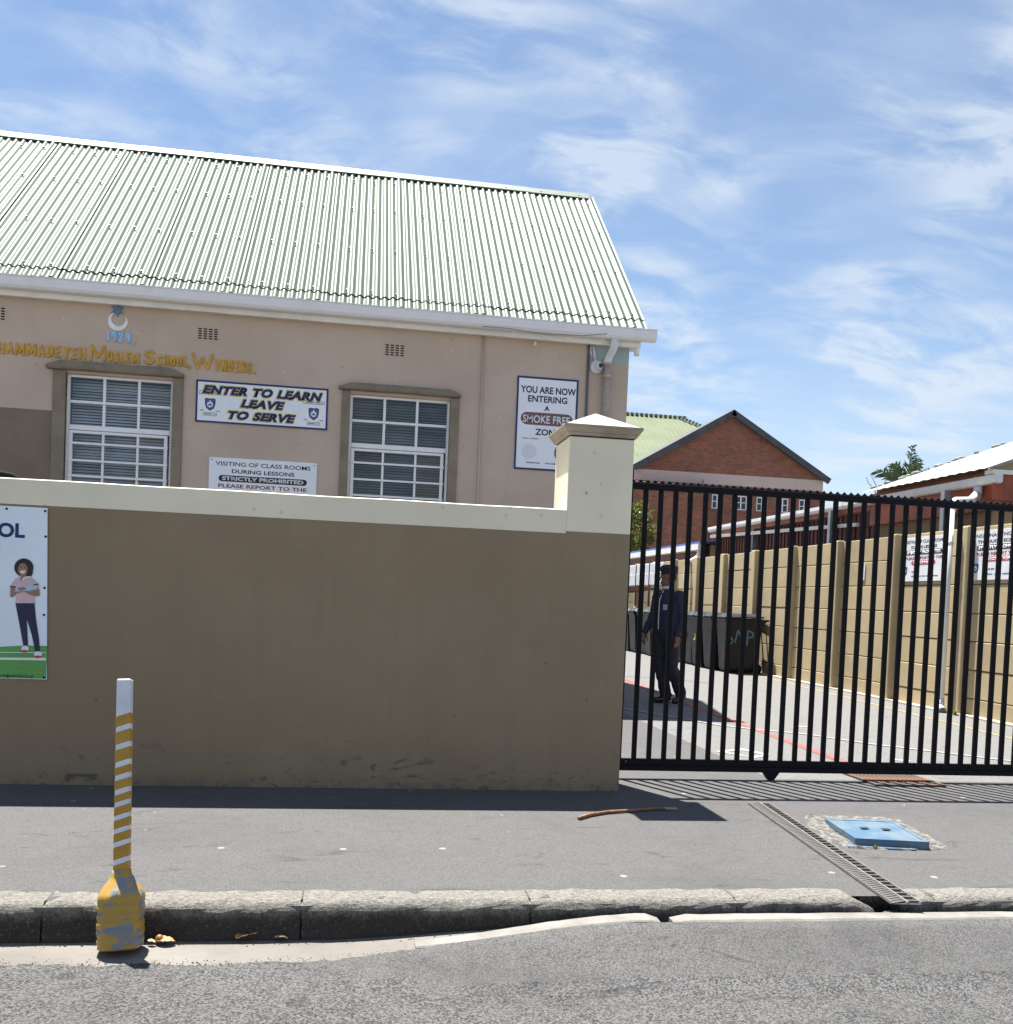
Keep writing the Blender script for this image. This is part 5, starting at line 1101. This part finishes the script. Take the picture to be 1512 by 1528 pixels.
ap, el, er = Vector((19.35, 0, 11.72)), Vector((14.0, 0, 8.50)), Vector((24.97, 0, 8.42))
mb = MB()
for p in (el, er):
    d = (p-ap).normalized(); n = Vector((-d.z, 0, d.x)); n = n if n.z < 0 else -n
    mb.hexa([ap+Vector((0, HY-.35, 0)), p+Vector((0, HY-.35, 0)), p+Vector((0, HY-.2, 0)), ap+Vector((0, HY-.2, 0))], [ap+n*.30+Vector((0, HY-.35, 0)), p+n*.30+Vector((0, HY-.35, 0)), p+n*.30+Vector((0, HY-.2, 0)), ap+n*.30+Vector((0, HY-.2, 0))])
hp(mb, 'verge_board', 'darkroof')
mb = MB()
for p in (el, er): q = Vector((0, HY-.3, .03)); q2 = Vector((0, HY+12, .03)); mb.quad(ap+q, p+q, p+q2, ap+q2)
hp(mb, 'roof', 'darkroof')
mb = MB(); mb.tube([(17.98, HY-.1, 8.0), (17.98, HY-.1, 0)], .09, 10); hp(mb, 'drainpipe', 'pinkband')
for a, b in wins:
    mb = MB(); t_ = .06; z0, z1 = 6.52, 7.28; y0 = HY+.03; mb.box(a, a+t_, y0, y0+.08, z0, z1); mb.box(b-t_, b, y0, y0+.08, z0, z1); mb.box(a+t_, b-t_, y0, y0+.08, z1-t_, z1); mb.box(a+t_, b-t_, y0, y0+.08, z0, z0+t_); mb.box((a+b)/2-.03, (a+b)/2+.03, y0, y0+.08, z0+t_, z1-t_); mb.box(a+t_, (a+b)/2-.03, y0+.01, y0+.07, 6.9, 6.94); mb.box((a+b)/2+.03, b-t_, y0+.01, y0+.07, 6.9, 6.94)
    f = hp(mb, 'window', 'whitep'); mb = MB(); mb.quad((a, y0+.05, z0), (b, y0+.05, z0), (b, y0+.05, z1), (a, y0+.05, z1)); mb.build('pane', M['glass'], f); mb = MB(); mb.box(a, b, y0+.22, y0+.3, z0, z1); mb.build('room', M['room'], f); mb = MB(); mb.box(a-.1, b+.1, HY-.04, HY-.001, 6.42, 6.51); mb.build('sill', M['brick'], f, loc=(0, 0, 0))
gr = thing('green_roofed_building', 'distant building with pale green ribbed hip roof left of the brick gable', 'building', (14, 60, 0))
mb = MB(); r0, r1, hz = 19.7, 24.5, 13.12
ex = [(6 + .30*k) for k in range(63)]
def gz_top(x_): return 13.12 if x_ <= r0 else 13.12-(x_-r0)*.62
for k in range(len(ex)-1):
    x_ = ex[k]; xm = x_+.15; zt1, zt2, zt3 = gz_top(x_), gz_top(xm), gz_top(x_+.3)
    for a, b, za, zb, h0, h1 in ((x_, x_+.22, zt1, gz_top(x_+.22), 0, 0), (x_+.22, x_+.26, gz_top(x_+.22), gz_top(x_+.26), 0, .07), (x_+.26, x_+.30, gz_top(x_+.26), zt3, .07, 0)):
        if min(za, zb) < 8.2: continue
        f = lambda z_: 60+(z_-13.12)/.62
        mb.quad((a-14, f(7.9)-60-h0, 7.9), (b-14, f(7.9)-60-h1, 7.9), (b-14, f(zb)-60-h1, zb), (a-14, f(za)-60-h0, za))
mb.build('roof', M['roof2'], gr)
mb = MB()
for k in range(46): mb.box(6+.31*k-14, 6.2+.31*k-14, -.16, .1, 13.10, 13.24)
for k in range(20): x_ = r0+.16*k; mb.box(x_-14, x_+.11-14, -.3-k*.16, -.1-k*.16+.1, gz_top(x_)-.03, gz_top(x_)+.09)
mb.build('ridge_cap', M['roof2'], gr); mb = MB(); mb.box(-7, 9, -7.2, 6, 0, 7.9); mb.build('wall', M['tangable'], gr)
# ------------------------------------------------------------------ vegetation
def tree(loc, base_z, crown, n, leafs, label, seed, mat='leaf'):
    rnd = random.Random(seed); t_ = thing('leafy_tree', label, 'tree', loc); mb = MB(); top = crown[2]
    mb.tube([(0, 0, 0), (.05, .03, base_z*.6), (0, .0, base_z), (.05, 0, base_z+top)], [.16, .13, .11, .05], 10)
    cl = []
    for k in range(n):
        v = Vector((rnd.gauss(0, 1), rnd.gauss(0, 1), rnd.gauss(0, 1))).normalized()*rnd.uniform(.35, 1)**.6; c_ = Vector((v.x*crown[0], v.y*crown[1], base_z+top+v.z*top)); cl.append((c_, rnd.uniform(.22, .42)))
        if k % 4 == 0: s0 = Vector((0, 0, base_z+top*.4)); mb.tube([s0, s0.lerp(c_, .5)+Vector((0, 0, -.1)), c_], [.05, .03, .012], 6)
    mb.build('trunk', M['bark'], t_, smooth=True); mb = MB()
    for c_, r in cl:
        for q in range(leafs):
            d = Vector((rnd.gauss(0, 1), rnd.gauss(0, 1), rnd.gauss(0, 1)*.8)).normalized()*r*rnd.uniform(.4, 1.1); p = c_+d; a = Vector((rnd.gauss(0, 1), rnd.gauss(0, 1), rnd.gauss(0, .6))).normalized()*rnd.uniform(.07, .12); b = a.cross(Vector((rnd.gauss(0, 1), rnd.gauss(0, 1), rnd.gauss(0, 1)))).normalized()*rnd.uniform(.035, .055); mb.poly([p-a, p+b, p+a, p-b])
    mb.build('crown', M[mat], t_); return t_
tree((9.75, 36, 0), 2.3, (1.25, 1.25, 1.65), 70, 60, 'bushy yellow green tree between the pillar and the brick house', 3)
pt = thing('banana_palm', 'banana-leaved palm rising behind the white roof', 'palm', (14.15, 24, 0))
mb = MB(); mb.tube([(0, 0, 0), (.05, 0, 2), (0, 0, 4.2), (.03, 0, 4.75)], [.16, .14, .12, .08], 10); mb.build('trunk', M['bark'], pt, smooth=True)
def frond(dirv, L_, droop, wid, seed):
    rnd = random.Random(seed); mb = MB(); d = Vector(dirv).normalized(); side = Vector((d.y*.3+.02, -d.x*.3+.9, 0)).cross(d) if False else d.cross(Vector((.25, -1, .1))).normalized(); n = 14; pts = []
    for k in range(n+1): t_ = k/n; pts.append(Vector((0, 0, 4.55))+d*L_*t_+Vector((0, 0, -droop*t_*t_*L_)))
    mb.tube(pts, [.03*(1-.8*k/n) for k in range(n+1)], 6)
    for k in range(2, n):
        for u in (0, .5):
            p0 = pts[k].lerp(pts[k+1], u); w2 = 1.35*wid*math.sin(math.pi*(.12+.8*(k+u)/n)); ax = (pts[k+1]-pts[k]).normalized()
            for s_ in (-1, 1):
                if rnd.random() < .08: continue
                tip = p0+side*s_*w2*rnd.uniform(.75, 1.15)+ax*w2*rnd.uniform(.35, .95)+Vector((0, rnd.uniform(-.08, .08), -.12*w2+rnd.uniform(-.05, .02))); m = p0.lerp(tip, .5)+Vector((0, 0, .02))
                mb.poly([p0-ax*.014, m-ax*.024, tip, m+ax*.024, p0+ax*.014])
    return mb.build('frond', M['palm'], pt)
for i, (dv_, L_, dr, wd) in enumerate((((-.62, .1, .8), 1.35, .45, .24), ((-.5, -.2, 1), 1.0, .25, .22), ((.12, 0, 1), 1.2, .0, .20), ((.42, .1, 1), 1.05, .08, .2), ((.75, 0, .75), 1.05, .2, .2), ((-.2, .4, 1), .9, .1, .22), ((.2, -.3, .9), .8, .1, .2), ((-.75, -.3, .45), .95, .1, .16))): frond(dv_, L_, dr, wd, i)
mb = MB(); rnd = random.Random(3)
for k in range(9):
    p = [Vector((0, 0, 0))]; d = Vector((rnd.uniform(-.6, .4), rnd.uniform(-.3, .3), 1)).normalized()
    for q in range(5): d = (d+Vector((rnd.uniform(-.5, .5), 0, rnd.uniform(-.2, .3)))).normalized(); p.append(p[-1]+d*.16)
    mb.tube([x_+Vector((0, 0, 4.2)) for x_ in p], [.018, .015, .012, .01, .008, .006], 5)
mb.tube([(0, 0, 0), (0, 0, 4.25)], .05, 8); tag(mb.build('bare_shrub', M['bark'], loc=(13.6, 24.3, 0)), 'bare grey twigs showing above the roof left of the palm', 'shrub')

# ------------------------------------------------------------------ people
def fuse(mb, name, mat, parent, voxel, fold=0, fscale=9, seed=0):
    o = mb.build(name+'_source', M[mat]); r = o.modifiers.new('fuse', 'REMESH'); r.mode = 'VOXEL'; r.voxel_size = voxel; s_ = o.modifiers.new('soften', 'SMOOTH'); s_.factor = .5; s_.iterations = 6
    dg = bpy.context.evaluated_depsgraph_get(); me = D.meshes.new_from_object(o.evaluated_get(dg)); old = o.data; D.objects.remove(o); D.meshes.remove(old); me.name = name
    if fold:
        me.update(); nn = [v.normal.copy() for v in me.vertices]
        for v, n in zip(me.vertices, nn): p = Vector((v.co.x*1.0, v.co.y*1.0, v.co.z*1.7))*fscale; v.co += n*fold*mnoise.turbulence(p+Vector((seed, 0, 0)), 2, False)
    me.materials.clear(); me.materials.append(M[mat]); me.polygons.foreach_set('use_smooth', [True]*len(me.polygons)); me.update()
    q = D.objects.new(name, me); COL.objects.link(q); q.parent = parent; return q
def caps(mb, pts, rads, seg=12):
    mb.tube(pts, rads, seg)
    for p, r in ((pts[0], rads[0]), (pts[-1], rads[-1])): mb.ell(p, (r, r, r), seg, 8)
def head(mb, c, yawh):          # face looks along local -Y turned by yawh
    R_ = Matrix.Rotation(yawh, 3, 'Z'); T = lambda v: Vector(c)+R_@Vector(v)
    mb.ell(T((0, .008, .02)), (.074, .092, .100), 18, 12, rot=R_); mb.ell(T((0, -.022, -.055)), (.056, .066, .062), 16, 10, rot=R_); mb.ell(T((0, -.058, -.098)), (.026, .024, .022), 12, 8, rot=R_)
    mb.tube([T((0, -.086, .012)), T((0, -.102, -.018)), T((0, -.112, -.034))], [.008, .012, .015], 8); mb.ell(T((0, -.106, -.034)), (.017, .014, .011), 10, 6, rot=R_)
    mb.ell(T((0, -.088, -.066)), (.024, .012, .007), 10, 6, rot=R_); mb.ell(T((0, -.086, -.078)), (.021, .012, .008), 10, 6, rot=R_); mb.ell(T((0, -.082, .028)), (.052, .016, .010), 12, 6, rot=R_)
    for s_ in (-1, 1): mb.ell(T((s_*.076, .012, -.012)), (.010, .022, .032), 10, 8, rot=R_)
    return T, R_
def hand(mb, wrist, d, palm_n, curl, sgn):   # d: direction of fingers, palm_n: normal of palm
    d = Vector(d).normalized(); pn = Vector(palm_n); pn = (pn-d*pn.dot(d)).normalized(); s_ = d.cross(pn)*sgn; w_ = Vector(wrist)
    mb.tube([w_, w_+d*.03, w_+d*.085], [.026, .034, .036], 10, side=tuple(s_), flat=.48); mb.ell(w_+d*.085, (.030, .030, .018), 10, 6)
    for k, (off, l) in enumerate(((.027, .072), (.009, .082), (-.009, .077), (-.026, .060))):
        p0 = w_+d*.085+s_*off; dd = d; pts = [p0]
        for q in range(3): dd = (dd+pn*curl*(.25+.3*q)).normalized(); pts.append(pts[-1]+dd*l*(.42, .32, .26)[q])
        mb.tube(pts, [.0098, .0092, .0086, .0072], 8); mb.ell(pts[-1], (.0072,)*3, 8, 6)
    p0 = w_+d*.028+s_*.028; p1 = p0+(d*.6+s_*.75).normalized()*.035; p2 = p1+(d+pn*.35+s_*.15).normalized()*.034; p3 = p2+(d+pn*.5).normalized()*.026; mb.tube([p0, p1, p2, p3], [.015, .0125, .011, .0085], 8); mb.ell(p3, (.0085,)*3, 8, 6)
def person(label, loc, rz, pose, hd_yaw, jacket=True):
    r = thing('person', label, 'person', loc, rz); J = pose; mb = MB()
    hc = Vector(J['head'])
    T, R_ = head(mb, hc, hd_yaw)
    mb.tube([hc+Vector((0, .02, -.06)), Vector(J['neck'])], [.055, .062], 12)
    nk, pv = Vector(J['neck']), Vector(J['pelvis']); ch = nk.lerp(pv, .35); ws = nk.lerp(pv, .72)
    mb.tube([nk+Vector((0, .01, .01)), nk.lerp(pv, .12), ch, ws, pv, pv+Vector((0, 0, -.08))], [.075, .155, .17, .145, .165, .13], 18, side=(1, 0, 0), flat=.66)
    for s_ in 'lr':
        sh, eb, wr = (Vector(J[k+s_]) for k in ('sh', 'el', 'wr')); caps(mb, [sh, sh.lerp(eb, .4), eb], [.056, .05, .042], 12); caps(mb, [eb, eb.lerp(wr, .3), wr], [.042, .041, .027], 12)
        hand(mb, wr, J['hd'+s_], J['pn'+s_], J.get('curl'+s_, .5), 1 if s_ == 'l' else -1)
        hp_, kn, ak, to = (Vector(J[k+s_]) for k in ('hp', 'kn', 'ak', 'to')); caps(mb, [hp_, hp_.lerp(kn, .5), kn], [.085, .072, .055], 12); caps(mb, [kn, kn.lerp(ak, .3), ak], [.055, .054, .038], 12); caps(mb, [ak, ak.lerp(to, .5)+Vector((0, 0, -.02)), to], [.042, .040, .03], 10)
    fuse(mb, 'body', 'skin', r, .0055)
    # clothes
    mb = MB(); g_ = .022
    mb.tube([nk+Vector((0, .012, -.005)), nk.lerp(pv, .10), ch, ws, nk.lerp(pv, .93)], [.085, .172+g_*.4, .19+g_*.5, .178+g_*.6, .182], 20, side=(1, 0, 0), flat=.68)
    for s_ in 'lr':
        sh, eb, wr = (Vector(J[k+s_]) for k in ('sh', 'el', 'wr'))
        if jacket: caps(mb, [sh, sh.lerp(eb, .45), eb], [.078, .072, .064], 14); caps(mb, [eb, eb.lerp(wr, .5), wr.lerp(eb, .06)], [.064, .058, .043], 14)
        else: caps(mb, [sh, sh.lerp(eb, .55)], [.075, .068], 14)
    if jacket: mb.tube([nk+Vector((0, .005, -.02)), nk+Vector((0, -.0, .035))], [.082, .07], 14)
    fuse(mb, 'jacket' if jacket else 'tee_shirt', 'jacket' if jacket else 'tee', r, .008, .010, 9, 1)
    mb = MB(); mb.tube([nk.lerp(pv, .86), pv, pv+Vector((0, 0, -.10))], [.165, .182, .15], 18, side=(1, 0, 0), flat=.7)
    for s_ in 'lr':
        hp_, kn, ak = (Vector(J[k+s_]) for k in ('hp', 'kn', 'ak')); caps(mb, [hp_, hp_.lerp(kn, .5), kn], [.105, .095, .082], 14); mb.tube([kn, kn.lerp(ak, .5), ak+Vector((0, 0, -.02))], [.082, .078, .074], 14); mb.ell(kn, (.082,)*3, 12, 8)
    fuse(mb, 'trousers', 'trousers', r, .008, .010, 8, 4)
    mb = MB()
    for s_ in 'lr': ak, to = Vector(J['ak'+s_]), Vector(J['to'+s_]); caps(mb, [ak+Vector((0, .02, -.02)), ak.lerp(to, .5)+Vector((0, 0, -.022)), to+(to-ak).normalized()*.02], [.052, .050, .042], 12)
    fuse(mb, 'shoes', 'shoe', r, .007)
    return r, T, R_
# guard behind the gate
pose = dict(head=(0, -.02, 1.615), neck=(0, .0, 1.455), pelvis=(0, .01, .90), shl=(.185, .01, 1.385), ell=(.215, .06, 1.10), wrl=(.205, -.01, .885), hdl=(0, -.10, -1), pnl=(-1, 0, 0), curll=.55,
            shr=(-.185, .01, 1.385), elr=(-.235, .0, 1.11), wrr=(-.225, -.17, .90), hdr=(0, -.15, -1), pnr=(1, 0, 0), curlr=.6,
            hpl=(.085, .01, .88), knl=(.085, .04, .47), akl=(.075, .25, .12), tol=(.09, .13, .045), hpr=(-.085, 0, .88), knr=(-.075, -.01, .48), akr=(-.06, .12, .085), tor=(-.07, -.03, .045))
guard, T, R_ = person('guard in navy cap, navy zip jacket and dark trousers standing behind the gate', (3.955, 12.13, 0), rad(-62), pose, rad(-30))
mb = MB(); mb.tube([T((0, .015, .045)), T((0, .015, .085)), T((0, .01, .125)), T((0, .01, .148))], [.098, .112, .122, .098], 20); mb.ell(T((0, .01, .145)), (.098, .098, .022), 18, 8); mb.hexa([T((-.075, -.07, .048)), T((.075, -.07, .048)), T((.055, -.155, .030)), T((-.055, -.155, .030))], [T((-.075, -.07, .060)), T((.075, -.07, .060)), T((.055, -.155, .040)), T((-.055, -.155, .040))]); mb.build('peaked_cap', M['capcloth'], guard, smooth=False, bevel=.004)
mb = MB(); mb.ell(T((0, .03, .005)), (.078, .085, .075), 16, 10, rot=R_); mb.build('hair', M['hair'], guard, smooth=True)
mb = MB()
for s_ in (-1, 1): mb.ell(T((s_*.030, -.083, .012)), (.013, .009, .008), 10, 6, rot=R_)
mb.build('eyes', M['eye'], guard, smooth=True)
mb = MB(); mb.tube([Vector((0, -.004, 1.475)), Vector((0, -.008, 1.51))], [.075, .068], 16); mb.build('shirt_collar', M['shirt'], guard, smooth=True)
mb = MB(); mb.tube([(0.0, -.085, 1.45), (.0, -.150, 1.33), (.0, -.155, 1.15), (0, -.150, .95)], .006, 6); mb.build('zip', M['shirt'], guard)
mb = MB(); mb.box(.075, .13, -.158, -.143, 1.20, 1.27); mb.build('badge', M['badge'], guard)
# second person, only the outstretched arm shows past the pillar
pose2 = dict(head=(0, -.02, 1.615), neck=(0, .0, 1.455), pelvis=(0, .01, .90), shl=(.185, .0, 1.40), ell=(.46, -.03, 1.43), wrl=(.70, -.05, 1.452), hdl=(1, -.05, .02), pnl=(0, .1, -1), curll=.12,
             shr=(-.185, .01, 1.385), elr=(-.23, .05, 1.11), wrr=(-.22, -.02, .87), hdr=(0, -.1, -1), pnr=(1, 0, 0), curlr=.5,
             hpl=(.085, .01, .88), knl=(.09, -.02, .47), akl=(.09, .01, .085), tol=(.10, -.13, .045), hpr=(-.085, 0, .88), knr=(-.09, -.02, .47), akr=(-.09, .01, .085), tor=(-.10, -.13, .045))
p2, T2, R2 = person('person hidden by the pillar, only a bare outstretched arm and hand showing', (2.80, 11.62, 0), rad(0), pose2, rad(60), False)
mb = MB(); mb.ell(T2((0, .025, .03)), (.082, .09, .09), 16, 10, rot=R2); mb.build('hair', M['hair'], p2, smooth=True)
